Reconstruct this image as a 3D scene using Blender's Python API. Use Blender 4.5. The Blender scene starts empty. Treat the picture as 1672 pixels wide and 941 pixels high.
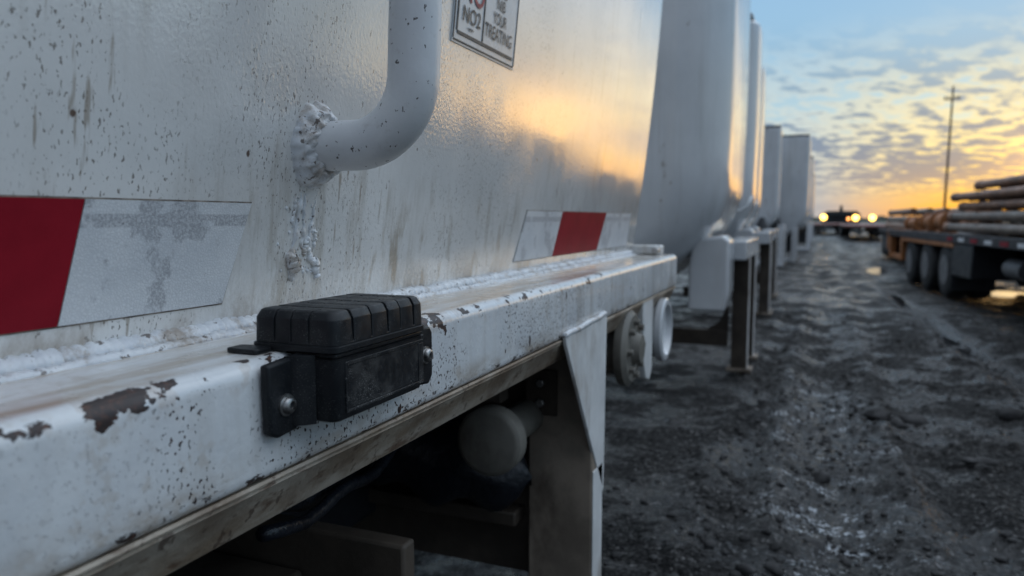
import bpy, bmesh, math, random
import numpy as np
from mathutils import Vector, Matrix, noise as mnoise

random.seed(7)
scene = bpy.context.scene
col = scene.collection
PI = math.pi
H = 1.25                      # camera height

# ------------------------------------------------------------------ helpers
class MB:
    """collects geometry for ONE mesh object"""
    def __init__(s):
        s.v = []; s.f = []; s.m = []
    def add(s, verts, faces, mi=0):
        o = len(s.v)
        s.v += [tuple(p) for p in verts]
        s.f += [tuple(i + o for i in q) for q in faces]
        s.m += [mi] * len(faces)
        return s
    def box(s, x0, x1, y0, y1, z0, z1, mi=0):
        v = [(x0,y0,z0),(x1,y0,z0),(x1,y1,z0),(x0,y1,z0),(x0,y0,z1),(x1,y0,z1),(x1,y1,z1),(x0,y1,z1)]
        return s.add(v, [(0,3,2,1),(4,5,6,7),(0,1,5,4),(1,2,6,5),(2,3,7,6),(3,0,4,7)], mi)
    def prism(s, poly, axis, a, b, mi=0):
        """poly in the two other axes, extruded along axis from a to b"""
        n = len(poly)
        def P(p, t):
            if axis == 'x': return (t, p[0], p[1])
            if axis == 'y': return (p[0], t, p[1])
            return (p[0], p[1], t)
        v = [P(p, a) for p in poly] + [P(p, b) for p in poly]
        f = [(i, (i+1) % n, n + (i+1) % n, n + i) for i in range(n)]
        f += [tuple(range(n-1, -1, -1)), tuple(range(n, 2*n))]
        return s.add(v, f, mi)
    def cyl(s, p0, p1, r0, r1=None, n=24, caps=True, mi=0):
        r1 = r0 if r1 is None else r1
        p0 = Vector(p0); p1 = Vector(p1); d = (p1 - p0).normalized()
        u = d.orthogonal().normalized(); w = d.cross(u)
        v = []
        for p, r in ((p0, r0), (p1, r1)):
            for i in range(n):
                a = 2*PI*i/n
                v.append(p + u*math.cos(a)*r + w*math.sin(a)*r)
        f = [(i, (i+1) % n, n + (i+1) % n, n + i) for i in range(n)]
        if caps: f += [tuple(range(n-1, -1, -1)), tuple(range(n, 2*n))]
        return s.add(v, f, mi)
    def lathe(s, p0, d, prof, n=32, mi=0):
        """prof: (t along d, radius)"""
        p0 = Vector(p0); d = Vector(d).normalized(); u = d.orthogonal().normalized(); w = d.cross(u)
        v = []; f = []
        for t, r in prof:
            for i in range(n):
                a = 2*PI*i/n
                v.append(p0 + d*t + (u*math.cos(a) + w*math.sin(a))*r)
        for k in range(len(prof)-1):
            for i in range(n):
                j = (i+1) % n
                f.append((k*n+i, k*n+j, (k+1)*n+j, (k+1)*n+i))
        f.append(tuple(range(n-1, -1, -1))); f.append(tuple(range((len(prof)-1)*n, len(prof)*n)))
        return s.add(v, f, mi)
    def sweep(s, pts, rad, n=16, mi=0, caps=True):
        pts = [Vector(p) for p in pts]
        v = []; f = []
        u = None
        for k, p in enumerate(pts):
            d = (pts[min(k+1, len(pts)-1)] - pts[max(k-1, 0)]).normalized()
            u = d.orthogonal().normalized() if u is None else (u - d*u.dot(d)).normalized()
            w = d.cross(u)
            r = rad(k) if callable(rad) else rad
            for i in range(n):
                a = 2*PI*i/n
                rr = r(a) if callable(r) else r
                v.append(p + (u*math.cos(a) + w*math.sin(a))*rr)
        for k in range(len(pts)-1):
            for i in range(n):
                j = (i+1) % n
                f.append((k*n+i, k*n+j, (k+1)*n+j, (k+1)*n+i))
        if caps:
            f.append(tuple(range(n-1, -1, -1))); f.append(tuple(range((len(pts)-1)*n, len(pts)*n)))
        return s.add(v, f, mi)
    def build(s, name, mats, parent=None, smooth=False, bevel=0, seg=2, angle=35, org=None):
        me = bpy.data.meshes.new(name)
        if org is None:
            org = root_loc(parent) if parent else Vector((0,0,0))
        me.from_pydata([tuple(Vector(p) - org) for p in s.v], [], s.f)
        if not isinstance(mats, (list, tuple)): mats = [mats]
        for m in mats: me.materials.append(m)
        me.polygons.foreach_set('material_index', s.m)
        bm = bmesh.new(); bm.from_mesh(me)
        bmesh.ops.recalc_face_normals(bm, faces=bm.faces)
        bm.to_mesh(me); bm.free()
        o = bpy.data.objects.new(name, me); col.objects.link(o)
        if parent: o.parent = parent
        else: o.location = org
        if smooth:
            me.polygons.foreach_set('use_smooth', [True]*len(me.polygons))
            if smooth == 'auto':
                me.set_sharp_from_angle(angle=math.radians(angle))
        if bevel:
            b = o.modifiers.new('bevel', 'BEVEL'); b.width = bevel; b.segments = seg
            b.limit_method = 'ANGLE'; b.angle_limit = math.radians(30)
            b.harden_normals = False
            me.polygons.foreach_set('use_smooth', [True]*len(me.polygons))
            me.set_sharp_from_angle(angle=math.radians(50))
        return o

def root_loc(o):
    l = Vector(o.location)
    while o.parent:
        o = o.parent; l = l + Vector(o.location)
    return l

def tag(o, label=None, cat=None, group=None, kind=None):
    if label: o['label'] = label
    if cat: o['category'] = cat
    if group: o['group'] = group
    if kind: o['kind'] = kind
    return o

def thing(name, loc, label, cat, group=None):
    o = bpy.data.objects.new(name, None); col.objects.link(o)
    o.location = loc; o.empty_display_size = .2
    return tag(o, label, cat, group)

def copy_tree(o, parent=None):
    c = o.copy(); col.objects.link(c)
    if parent: c.parent = parent
    for ch in list(o.children): copy_tree(ch, c)
    return c

# ---- value noise (numpy) for the ground
_rs = np.random.RandomState(11)
_lat = _rs.rand(256, 256)
def vnoise(x, y):
    xi = np.floor(x).astype(int); yi = np.floor(y).astype(int)
    fx = x - xi; fy = y - yi
    fx = fx*fx*(3-2*fx); fy = fy*fy*(3-2*fy)
    a = _lat[xi % 256, yi % 256]; b = _lat[(xi+1) % 256, yi % 256]
    c = _lat[xi % 256, (yi+1) % 256]; d = _lat[(xi+1) % 256, (yi+1) % 256]
    return (a*(1-fx)+b*fx)*(1-fy) + (c*(1-fx)+d*fx)*fy
def fbm(x, y, o=4, g=.5):
    t = 0; a = 1; n = 0
    for k in range(o):
        t = t + a*vnoise(x*2**k + 17.3*k, y*2**k + 5.7*k); n += a; a *= g
    return t/n
def sstep(a, b, x):
    t = np.clip((x-a)/(b-a), 0, 1); return t*t*(3-2*t)

# ------------------------------------------------------------------ node helpers
class NT:
    def __init__(s, tree): s.t = tree; s.n = tree.nodes; s.l = tree.links
    def node(s, typ, **kw):
        n = s.n.new(typ)
        for k, v in kw.items(): setattr(n, k, v)
        return n
    def link(s, a, b): s.l.new(a, b)
    def setin(s, sock, val):
        if isinstance(val, bpy.types.NodeSocket): s.link(val, sock)
        elif val is not None: sock.default_value = val
    def math(s, op, a, b=None, c=None, clamp=False):
        n = s.node('ShaderNodeMath', operation=op, use_clamp=clamp)
        s.setin(n.inputs[0], a); s.setin(n.inputs[1], b)
        if c is not None: s.setin(n.inputs[2], c)
        return n.outputs[0]
    def vmath(s, op, a, b=None):
        n = s.node('ShaderNodeVectorMath', operation=op)
        s.setin(n.inputs[0], a)
        if b is not None: s.setin(n.inputs[1], b)
        return n.outputs['Value' if op in ('DOT_PRODUCT', 'LENGTH') else 'Vector']
    def mul(s, vec, xyz): return s.vmath('MULTIPLY', vec, xyz)
    def noise(s, vec, scale, detail=4, rough=.55, dist=0):
        n = s.node('ShaderNodeTexNoise')
        s.setin(n.inputs['Vector'], vec); n.inputs['Scale'].default_value = scale
        n.inputs['Detail'].default_value = detail; n.inputs['Roughness'].default_value = rough
        n.inputs['Distortion'].default_value = dist
        return n.outputs['Fac']
    def vor(s, vec, scale, feature='F1', rnd=1):
        n = s.node('ShaderNodeTexVoronoi', feature=feature)
        s.setin(n.inputs['Vector'], vec); n.inputs['Scale'].default_value = scale
        n.inputs['Randomness'].default_value = rnd
        return n
    def ramp(s, fac, stops, interp='LINEAR'):
        n = s.node('ShaderNodeValToRGB'); cr = n.color_ramp; cr.interpolation = interp
        while len(cr.elements) < len(stops): cr.elements.new(.5)
        for e, (p, c) in zip(cr.elements, stops):
            e.position = p
            e.color = (c, c, c, 1) if isinstance(c, (int, float)) else (*c, 1)
        s.setin(n.inputs['Fac'], fac)
        return n.outputs['Color']
    def step(s, x, a, b, lo=0., hi=1.):
        n = s.node('ShaderNodeMapRange', interpolation_type='SMOOTHSTEP')
        s.setin(n.inputs['Value'], x)
        for i, v in enumerate((a, b, lo, hi)): n.inputs[1+i].default_value = v
        return n.outputs['Result']
    def mix(s, fac, a, b, blend='MIX'):
        n = s.node('ShaderNodeMix', data_type='RGBA', blend_type=blend)
        s.setin(n.inputs['Factor'], fac)
        for sock, v in ((n.inputs['A'], a), (n.inputs['B'], b)): pass
        A = [i for i in n.inputs if i.type == 'RGBA']
        for sock, v in zip(A, (a, b)):
            if isinstance(v, (tuple, list)) and len(v) == 3: v = (*v, 1)
            s.setin(sock, v)
        return [o for o in n.outputs if o.type == 'RGBA'][0]
    def tri(s, v):
        n = s.node('ShaderNodeCombineXYZ')
        for i in range(3): s.setin(n.inputs[i], v)
        return n.outputs[0]
    def sep(s, vec):
        n = s.node('ShaderNodeSeparateXYZ'); s.setin(n.inputs[0], vec); return n.outputs
    def bump(s, h, strength, dist, normal=None):
        n = s.node('ShaderNodeBump'); n.inputs['Strength'].default_value = strength
        n.inputs['Distance'].default_value = dist
        s.setin(n.inputs['Height'], h)
        if normal is not None: s.link(normal, n.inputs['Normal'])
        return n.outputs['Normal']

def new_mat(name):
    m = bpy.data.materials.new(name); m.use_nodes = True
    nt = NT(m.node_tree); b = m.node_tree.nodes['Principled BSDF']
    return m, nt, b

def simple(name, base, rough=.5, metal=0, var=.15, scale=8, bump=.15, bscale=40, bdist=.003, spec=.5, dirt=None, dirt_amt=.5, dirt_scale=3):
    m, nt, b = new_mat(name)
    tc = nt.node('ShaderNodeTexCoord').outputs['Object']
    n1 = nt.noise(tc, scale, 5, .6)
    lo = tuple(c*(1-var) for c in base); hi = tuple(min(1, c*(1+var)) for c in base)
    c = nt.mix(nt.step(n1, .3, .7), lo, hi)
    if dirt:
        d = nt.step(nt.noise(nt.mul(tc, (1, 1, .45)), dirt_scale, 7, .65), .5, .7)
        c = nt.mix(nt.math('MULTIPLY', d, dirt_amt), c, dirt)
    nt.setin(b.inputs['Base Color'], c)
    nt.setin(b.inputs['Roughness'], nt.step(nt.noise(tc, scale*2.3, 4), .3, .7, max(0, rough-.1), min(1, rough+.1)))
    b.inputs['Metallic'].default_value = metal
    b.inputs['Specular IOR Level'].default_value = spec
    if bump: nt.link(nt.bump(nt.noise(tc, bscale, 4, .6), bump, bdist), b.inputs['Normal'])
    return m

def emit_mat(name, colr, strength):
    m, nt, b = new_mat(name)
    b.inputs['Base Color'].default_value = (.8, .8, .7, 1)
    b.inputs['Emission Color'].default_value = (*colr, 1)
    b.inputs['Emission Strength'].default_value = strength
    return m

# ------------------------------------------------------------------ materials
def paint_shell():
    """weathered white gloss paint with orange peel, drips of dirt and small chips"""
    m, nt, b = new_mat('white_tank_paint')
    P = nt.node('ShaderNodeNewGeometry').outputs['Position']
    x, y, z = nt.sep(P)
    c = nt.mix(nt.step(nt.noise(P, 2.6, 5, .6), .3, .7), (.63, .622, .605), (.765, .755, .735))
    # grey rain streaks
    st = nt.noise(nt.mul(P, (14, 14, .9)), 1.6, 6, .62)
    stm = nt.math('MULTIPLY', nt.step(st, .52, .72), nt.step(nt.noise(P, 1.9, 3), .42, .62))
    c = nt.mix(nt.math('MULTIPLY', stm, .58), c, (.31, .265, .20))
    # brown grime low down along the rail
    low = nt.step(z, 1.20, 1.085)
    gr = nt.step(nt.noise(nt.mul(P, (5, 5, 3)), 2.2, 7, .68), .40, .66)
    c = nt.mix(nt.math('MULTIPLY', nt.math('MULTIPLY', low, gr), .75), c, (.27, .20, .135))
    low2 = nt.math('MULTIPLY', nt.step(z, 1.42, 1.12), nt.step(y, .7, 1.1, .4, 1.6))
    gr2 = nt.step(nt.noise(nt.mul(P, (9, 9, 2.2)), 2.1, 6, .7), .50, .68)
    c = nt.mix(nt.math('MULTIPLY', nt.math('MULTIPLY', low2, gr2), .55), c, (.33, .27, .20))
    # fine dark specks and dashes, in swarms
    den = nt.step(nt.noise(nt.mul(P, (4.5, 4.5, 2.0)), 1.25, 4, .6), .40, .56)
    sp = nt.noise(nt.mul(P, (1, 1, .5)), 230, 3, .55)
    spk = nt.math('MULTIPLY', nt.step(sp, .615, .65), den)
    sp2 = nt.noise(nt.mul(P, (1, 1, .36)), 125, 5, .65)
    spk2 = nt.math('MULTIPLY', nt.step(sp2, .65, .68), nt.step(nt.noise(nt.mul(P, (6, 6, 1.6)), 1.1, 4, .6), .44, .58))
    spa = nt.math('MAXIMUM', spk, spk2)
    c = nt.mix(nt.math('MULTIPLY', spa, .75), c, (.105, .08, .06))
    # long thin dribbles from pits
    dr = nt.noise(nt.mul(P, (60, 60, 2.2)), 1.0, 3, .5)
    drm = nt.math('MULTIPLY', nt.step(dr, .62, .70), nt.step(nt.noise(P, 2.7, 3), .48, .62))
    c = nt.mix(nt.math('MULTIPLY', drm, .6), c, (.24, .18, .115))
    # few round rust pits
    v = nt.vor(nt.mul(P, (1, 1, .7)), 12)
    pit = nt.step(nt.math('ADD', v.outputs['Distance'], nt.math('MULTIPLY', nt.noise(P, 120, 3), .06)), .085, .06)
    pr_ = nt.sep(v.outputs['Color'])[0]
    pit = nt.math('MULTIPLY', pit, nt.math('GREATER_THAN', pr_, .84))
    c = nt.mix(nt.math('MULTIPLY', pit, .9), c, (.09, .045, .025))
    nt.setin(b.inputs['Base Color'], c)
    rr = nt.step(nt.noise(P, 5, 4), .3, .7, .11, .19)
    rr = nt.math('ADD', rr, nt.math('MULTIPLY', spa, .4))
    nt.setin(b.inputs['Roughness'], rr)
    b.inputs['Specular IOR Level'].default_value = .4
    b.inputs['Coat Weight'].default_value = 1.0
    b.inputs['Coat IOR'].default_value = 1.62
    b.inputs['Coat Roughness'].default_value = .045
    # orange peel: pebbly patches over a long soft wave
    peel = nt.noise(nt.mul(P, (1, 1, .8)), 185, 2, .5, .2)
    rough_patch = nt.math('MULTIPLY', nt.step(nt.noise(P, 2.1, 3), .40, .56, .28, 1.), nt.math('MULTIPLY', nt.step(y, 1.5, 2.6, .8, .25), nt.step(y, .55, 1.05, .25, 1.)))
    hgt = nt.math('MULTIPLY', peel, rough_patch)
    n1 = nt.bump(nt.noise(nt.mul(P, (1, 1, .22)), 4.5, 2, .5), .10, .010)
    n2 = nt.bump(hgt, .55, .0026, n1)
    n3 = nt.bump(nt.math('MULTIPLY', spa, -1), .5, .0015, n2)
    nt.link(n3, b.inputs['Normal'])
    n4 = nt.bump(hgt, .55, .0026, n1)
    nt.link(n4, b.inputs['Coat Normal'])
    return m

def paint_rail():
    """white rail paint chipped to dark rust along its bent top edge, with stone-chip specks"""
    m, nt, b = new_mat('chipped_white_rail_paint')
    P = nt.node('ShaderNodeNewGeometry').outputs['Position']
    x, y, z = nt.sep(P)
    c = nt.mix(nt.step(nt.noise(P, 5, 5, .6), .3, .7), (.57, .585, .60), (.71, .72, .72))
    # top of the ledge: dusty beige run-off
    nz = nt.sep(nt.node('ShaderNodeNewGeometry').outputs['Normal'])[2]
    top = nt.math('MULTIPLY', nt.step(nz, .75, .95), nt.step(x, -.615, -.635))
    dust = nt.step(nt.noise(nt.mul(P, (9, 1.1, 1)), 3, 6, .62), .34, .62)
    c = nt.mix(nt.math('MULTIPLY', nt.math('MULTIPLY', top, dust), .8), c, (.40, .335, .26))
    edgeline = nt.math('MULTIPLY', nt.step(x, -.665, -.62), nt.math('MULTIPLY', top, nt.step(nt.noise(nt.mul(P, (4, .6, 1)), 5, 6, .7), .42, .6)))
    c = nt.mix(nt.math('MULTIPLY', edgeline, .7), c, (.30, .20, .12))
    # streaks down the face
    face = nt.step(nz, .4, .2)
    st = nt.noise(nt.mul(P, (1, 34, 1.6)), 1.0, 6, .6)
    far = nt.step(y, 1.1, 2.2, .22, .85)
    c = nt.mix(nt.math('MULTIPLY', nt.math('MULTIPLY', face, nt.step(st, .47, .70)), nt.math('MULTIPLY', far, .6)), c, (.30, .25, .19))
    # brown smear towards the bottom lip
    lowz = nt.step(z, .992, .942)
    sm = nt.step(nt.noise(nt.mul(P, (3, 2.6, 7)), 2.4, 7, .68), .40, .68)
    c = nt.mix(nt.math('MULTIPLY', nt.math('MULTIPLY', lowz, sm), .75), c, (.28, .20, .12))
    faint = nt.math('MULTIPLY', nt.step(nt.noise(P, 3.1, 3), .48, .6), nt.step(nt.noise(P, 46, 4, .6), .52, .66))
    c = nt.mix(nt.math('MULTIPLY', faint, .30), c, (.36, .27, .18))
    # specks
    swarm = nt.math('MULTIPLY', nt.step(nt.noise(nt.mul(P, (1, 1, 1)), 3.3, 4, .6), .34, .54), nt.math('ADD', .35, nt.math('MULTIPLY', .65, nt.math('MULTIPLY', nt.step(y, .50, .60), nt.step(y, 2.6, 1.5)))))
    swarm = nt.step(swarm, .2, .75)
    s1 = nt.noise(nt.mul(P, (1, 1, .85)), 175, 2, .5)
    k1 = nt.math('MULTIPLY', nt.step(s1, .610, .635), swarm)
    v = nt.vor(nt.vmath('ADD', nt.mul(P, (1, 1, .6)), nt.mul(nt.node('ShaderNodeTexNoise').outputs['Color'], (0, 0, 0))), 30)
    big = nt.math('GREATER_THAN', nt.sep(v.outputs['Color'])[0], .66)
    wob = nt.math('MULTIPLY', nt.math('SUBTRACT', nt.noise(P, 90, 3), .5), .30)
    k2 = nt.math('MULTIPLY', nt.step(nt.math('SUBTRACT', nt.math('ADD', v.outputs['Distance'], wob), nt.math('MULTIPLY', nt.math('POWER', nt.sep(v.outputs['Color'])[1], 2.5), .17)), .07, .045), big)
    k2 = nt.math('MULTIPLY', k2, nt.step(nt.noise(P, 5.2, 2), .36, .44))
    k2 = nt.math('MULTIPLY', k2, face)
    k1 = nt.math('MULTIPLY', k1, face)
    # big flakes on the rolled top edge; where they lie along the rail
    edge = nt.math('MULTIPLY', nt.step(x, -.636, -.618), nt.step(z, 1.040, 1.068))
    along = nt.ramp(nt.math('DIVIDE', y, 4.0), [(0.0, .50), (.092, .56), (.110, .42), (.116, .74), (.136, .82), (.143, .42), (.160, .56), (.172, .66), (.20, .6), (.25, .8), (.285, .88), (.31, .50), (.36, .62), (.40, .45), (.52, .52), (.60, .34), (1., .28)])
    fl = nt.noise(nt.mul(P, (1.1, .8, 1.1)), 34, 5, .58)
    prox = nt.math('ADD', nt.step(x, -.650, -.612, -.30, 0.), nt.step(z, 1.034, 1.076, -.36, 0.))
    flk = nt.step(nt.math('ADD', nt.math('ADD', nt.math('MULTIPLY', along, .42), fl), prox), .785, .800)
    bot = nt.math('MULTIPLY', nt.math('MULTIPLY', nt.step(z, .956, .944), face), nt.step(nt.noise(nt.mul(P, (1, .5, 1)), 40, 5, .62), .56, .59))
    chips = nt.math('MAXIMUM', nt.math('MAXIMUM', k1, k2), nt.math('MAXIMUM', flk, bot), clamp=True)
    rust = nt.mix(nt.step(nt.noise(P, 120, 4, .6), .45, .75), (.022, .012, .011), (.085, .032, .018))
    c = nt.mix(chips, c, rust)
    # halo of rust stain under flakes
    halo = nt.math('MULTIPLY', nt.step(nt.math('ADD', nt.math('MULTIPLY', along, .42), nt.noise(P, 30, 4)), .79, .86), nt.math('MULTIPLY', edge, nt.math('SUBTRACT', 1, chips)))
    c = nt.mix(nt.math('MULTIPLY', halo, .25), c, (.36, .24, .15))
    nt.setin(b.inputs['Base Color'], c)
    nt.setin(b.inputs['Roughness'], nt.math('ADD', nt.step(nt.noise(P, 8, 4), .3, .7, .20, .32), nt.math('MULTIPLY', chips, .4)))
    b.inputs['Specular IOR Level'].default_value = .5
    b.inputs['Coat Weight'].default_value = .3; b.inputs['Coat Roughness'].default_value = .12
    n1 = nt.bump(nt.noise(P, 85, 3, .5), .16, .004)
    n2 = nt.bump(nt.noise(P, 12, 2, .5), .12, .008, n1)
    n3 = nt.bump(nt.math('MULTIPLY', chips, -1), .8, .0022, n2)
    nt.link(n3, b.inputs['Normal'])
    return m

def paint_far(name='white_yard_paint'):
    m, nt, b = new_mat(name)
    P = nt.node('ShaderNodeTexCoord').outputs['Object']
    z = nt.sep(P)[2]
    c = nt.mix(nt.step(nt.noise(P, 1.3, 5, .6), .3, .7), (.52, .535, .55), (.62, .63, .64))
    st = nt.noise(nt.mul(P, (6, 6, .35)), 1.2, 6, .62)
    c = nt.mix(nt.math('MULTIPLY', nt.step(st, .5, .72), .35), c, (.30, .28, .25))
    rs = nt.noise(nt.mul(P, (5, 5, 2)), 1.6, 6, .7)
    c = nt.mix(nt.math('MULTIPLY', nt.step(rs, .64, .7), .7), c, (.16, .09, .05))
    nt.setin(b.inputs['Base Color'], c)
    nt.setin(b.inputs['Roughness'], nt.step(nt.noise(P, 3, 3), .3, .7, .12, .20))
    b.inputs['Specular IOR Level'].default_value = .6
    b.inputs['Coat Weight'].default_value = .4; b.inputs['Coat Roughness'].default_value = .08
    n1 = nt.bump(nt.noise(nt.mul(P, (1, 1, .25)), 3.2, 3, .5), .35, .03)
    n2 = nt.bump(nt.noise(P, 38, 3, .5), .15, .006, n1)
    nt.link(n2, b.inputs['Normal'])
    return m

def plastic_black(name, dust):
    m, nt, b = new_mat(name)
    P = nt.node('ShaderNodeTexCoord').outputs['Object']
    c = nt.mix(nt.step(nt.noise(P, 20, 4), .3, .7), (.0055, .0065, .0085), (.010, .0115, .014))
    d1 = nt.step(nt.noise(P, 620, 3, .6), .59, .66)
    d2 = nt.step(nt.noise(P, 24, 5, .65), .40, .60)
    c = nt.mix(nt.math('MULTIPLY', nt.math('MULTIPLY', d1, d2), dust*.8), c, (.34, .34, .33))
    film = nt.math('MULTIPLY', nt.step(nt.noise(P, 30, 6, .7), .42, .75), dust*.13)
    c = nt.mix(film, c, (.30, .29, .27))
    nt.setin(b.inputs['Base Color'], c)
    nt.setin(b.inputs['Roughness'], nt.step(nt.noise(P, 60, 4), .3, .7, .36, .55))
    b.inputs['Specular IOR Level'].default_value = .30
    nt.link(nt.bump(nt.noise(P, 700, 2, .5), .22, .0006), b.inputs['Normal'])
    return m

def tape_white():
    m, nt, b = new_mat('worn_white_reflective_film')
    P = nt.node('ShaderNodeNewGeometry').outputs['Position']
    x, y, z = nt.sep(P)
    c = nt.mix(nt.step(nt.noise(P, 9, 4), .3, .7), (.54, .56, .585), (.64, .655, .67))
    # worn grey cells, a band near the top, patches
    cell = nt.vor(P, 240, 'DISTANCE_TO_EDGE')
    cw = nt.step(cell.outputs['Distance'], .06, .22)
    grain = nt.step(nt.noise(P, 260, 3, .6), .42, .56)
    band = nt.math('MULTIPLY', nt.step(z, 1.238, 1.241), nt.step(z, 1.257, 1.254))
    band = nt.math('MULTIPLY', band, nt.step(nt.noise(nt.mul(P, (1, 1.5, 1)), 14, 3), .36, .42))
    blot = nt.step(nt.noise(nt.mul(P, (1, 1.2, .9)), 15, 5, .6), .535, .60)
    wear = nt.math('MAXIMUM', band, blot)
    wear = nt.math('MULTIPLY', wear, nt.math('ADD', nt.math('MULTIPLY', grain, .65), .35))
    c = nt.mix(nt.math('MULTIPLY', wear, .72), c, (.25, .255, .275))
    fl = nt.step(nt.noise(P, 60, 4), .70, .73)
    c = nt.mix(nt.math('MULTIPLY', fl, .6), c, (.12, .09, .07))
    nt.setin(b.inputs['Base Color'], c)
    b.inputs['Roughness'].default_value = .38
    h = nt.math('ADD', nt.math('MULTIPLY', cw, .4), nt.noise(P, 120, 3))
    c2 = nt.mix(nt.math('MULTIPLY', nt.math('SUBTRACT', 1, cw), .22), c, (.33, .34, .36)); nt.setin(b.inputs['Base Color'], c2)
    nt.link(nt.bump(h, .3, .002), b.inputs['Normal'])
    return m

def tape_red():
    m, nt, b = new_mat('red_reflective_film')
    P = nt.node('ShaderNodeNewGeometry').outputs['Position']
    c = nt.mix(nt.step(nt.noise(P, 12, 5), .3, .7), (.20, .004, .013), (.25, .007, .018))
    pale = nt.step(nt.noise(P, 16, 5, .65), .60, .75)
    c = nt.mix(nt.math('MULTIPLY', pale, .18), c, (.45, .12, .12))
    nt.setin(b.inputs['Base Color'], c)
    b.inputs['Roughness'].default_value = .5
    b.inputs['Specular IOR Level'].default_value = .15
    nt.link(nt.bump(nt.noise(P, 140, 3), .14, .002), b.inputs['Normal'])
    return m

def mud_mat():
    m, nt, b = new_mat('wet_black_gravel_mud')
    P = nt.node('ShaderNodeNewGeometry').outputs['Position']
    x, y, z = nt.sep(P)
    c = nt.mix(nt.step(nt.noise(P, 1.1, 6, .65), .3, .7), (.026, .0255, .0255), (.054, .052, .050))
    g = nt.noise(P, 55, 4, .65)
    c = nt.mix(nt.step(g, .52, .66), c, (.125, .122, .12))
    v = nt.vor(P, 38)
    pale = nt.math('MULTIPLY', nt.math('GREATER_THAN', nt.sep(v.outputs['Color'])[1], .90), nt.step(v.outputs['Distance'], .35, .25))
    c = nt.mix(nt.math('MULTIPLY', pale, .6), c, (.16, .155, .15))
    for sc_, am in ((70, .9), (28, .55)):
        vv = nt.vor(nt.mul(P, (1, 1, .6)), sc_)
        br = nt.step(nt.sep(vv.outputs['Color'])[2], .0, 1., 1-am*.75, 1+am*1.1)
        dark = nt.step(vv.outputs['Distance'], .55, .30, .45, 1.)
        c = nt.vmath('MULTIPLY', c, nt.tri(nt.math('MULTIPLY', br, dark)))
    # frost and pale grit along the middle rut, bright glints painted in with it
    xm = nt.math('ABSOLUTE', nt.math('SUBTRACT', x, nt.math('ADD', .10, nt.math('MULTIPLY', nt.math('SUBTRACT', nt.noise(nt.mul(P, (0, 1, 0)), .9, 2), .5), .5))))
    lane = nt.math('MULTIPLY', nt.step(xm, .50, .05), nt.math('MULTIPLY', nt.step(y, 6.6, 5.6), nt.step(y, 2.2, 3.0)))
    fr = nt.math('MULTIPLY', lane, nt.step(nt.noise(nt.mul(P, (.8, 1.3, 1)), 5, 6, .7), .53, .60))
    frost_glint = nt.math('MULTIPLY', fr, nt.step(nt.noise(P, 48, 4, .65), .50, .57))
    fr2 = nt.math('MULTIPLY', nt.step(nt.noise(P, .9, 3), .52, .66), nt.step(nt.noise(P, 14, 6, .7), .62, .69))
    frost_glint = nt.math('MAXIMUM', frost_glint, nt.math('MULTIPLY', fr2, .6))
    c = nt.mix(nt.math('MULTIPLY', frost_glint, .88), c, (.60, .64, .68))
    nt.setin(b.inputs['Base Color'], c)
    wet = nt.step(nt.noise(P, 1.7, 6, .65), .46, .58)
    track = nt.math('MULTIPLY', nt.step(nt.math('ABSOLUTE', nt.math('SUBTRACT', x, nt.math('SUBTRACT', 1.93, nt.math('MULTIPLY', y, .053)))), .22, .08), nt.math('MULTIPLY', nt.step(y, 5.5, 7.5), nt.step(y, 18, 13)))
    wet = nt.math('MAXIMUM', wet, track)
    wet = nt.math('MAXIMUM', wet, nt.math('MULTIPLY', lane, .9))
    nt.setin(b.inputs['Roughness'], nt.math('SUBTRACT', .74, nt.math('MULTIPLY', wet, .56)))
    nt.setin(b.inputs['Specular IOR Level'], nt.math('ADD', .14, nt.math('MULTIPLY', wet, .42)))
    n1 = nt.bump(nt.noise(P, 40, 6, .72), .9, .022)
    n2 = nt.bump(nt.noise(P, 150, 3, .6), .5, .004, n1)
    nt.link(n2, b.inputs['Normal'])
    return m

def water_mat():
    m, nt, b = new_mat('puddle_water')
    P = nt.node('ShaderNodeNewGeometry').outputs['Position']
    b.inputs['Base Color'].default_value = (.016, .016, .017, 1)
    b.inputs['Roughness'].default_value = .06
    b.inputs['Specular IOR Level'].default_value = .6
    nt.link(nt.bump(nt.noise(P, 9, 3), .08, .006), b.inputs['Normal'])
    return m

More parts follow.
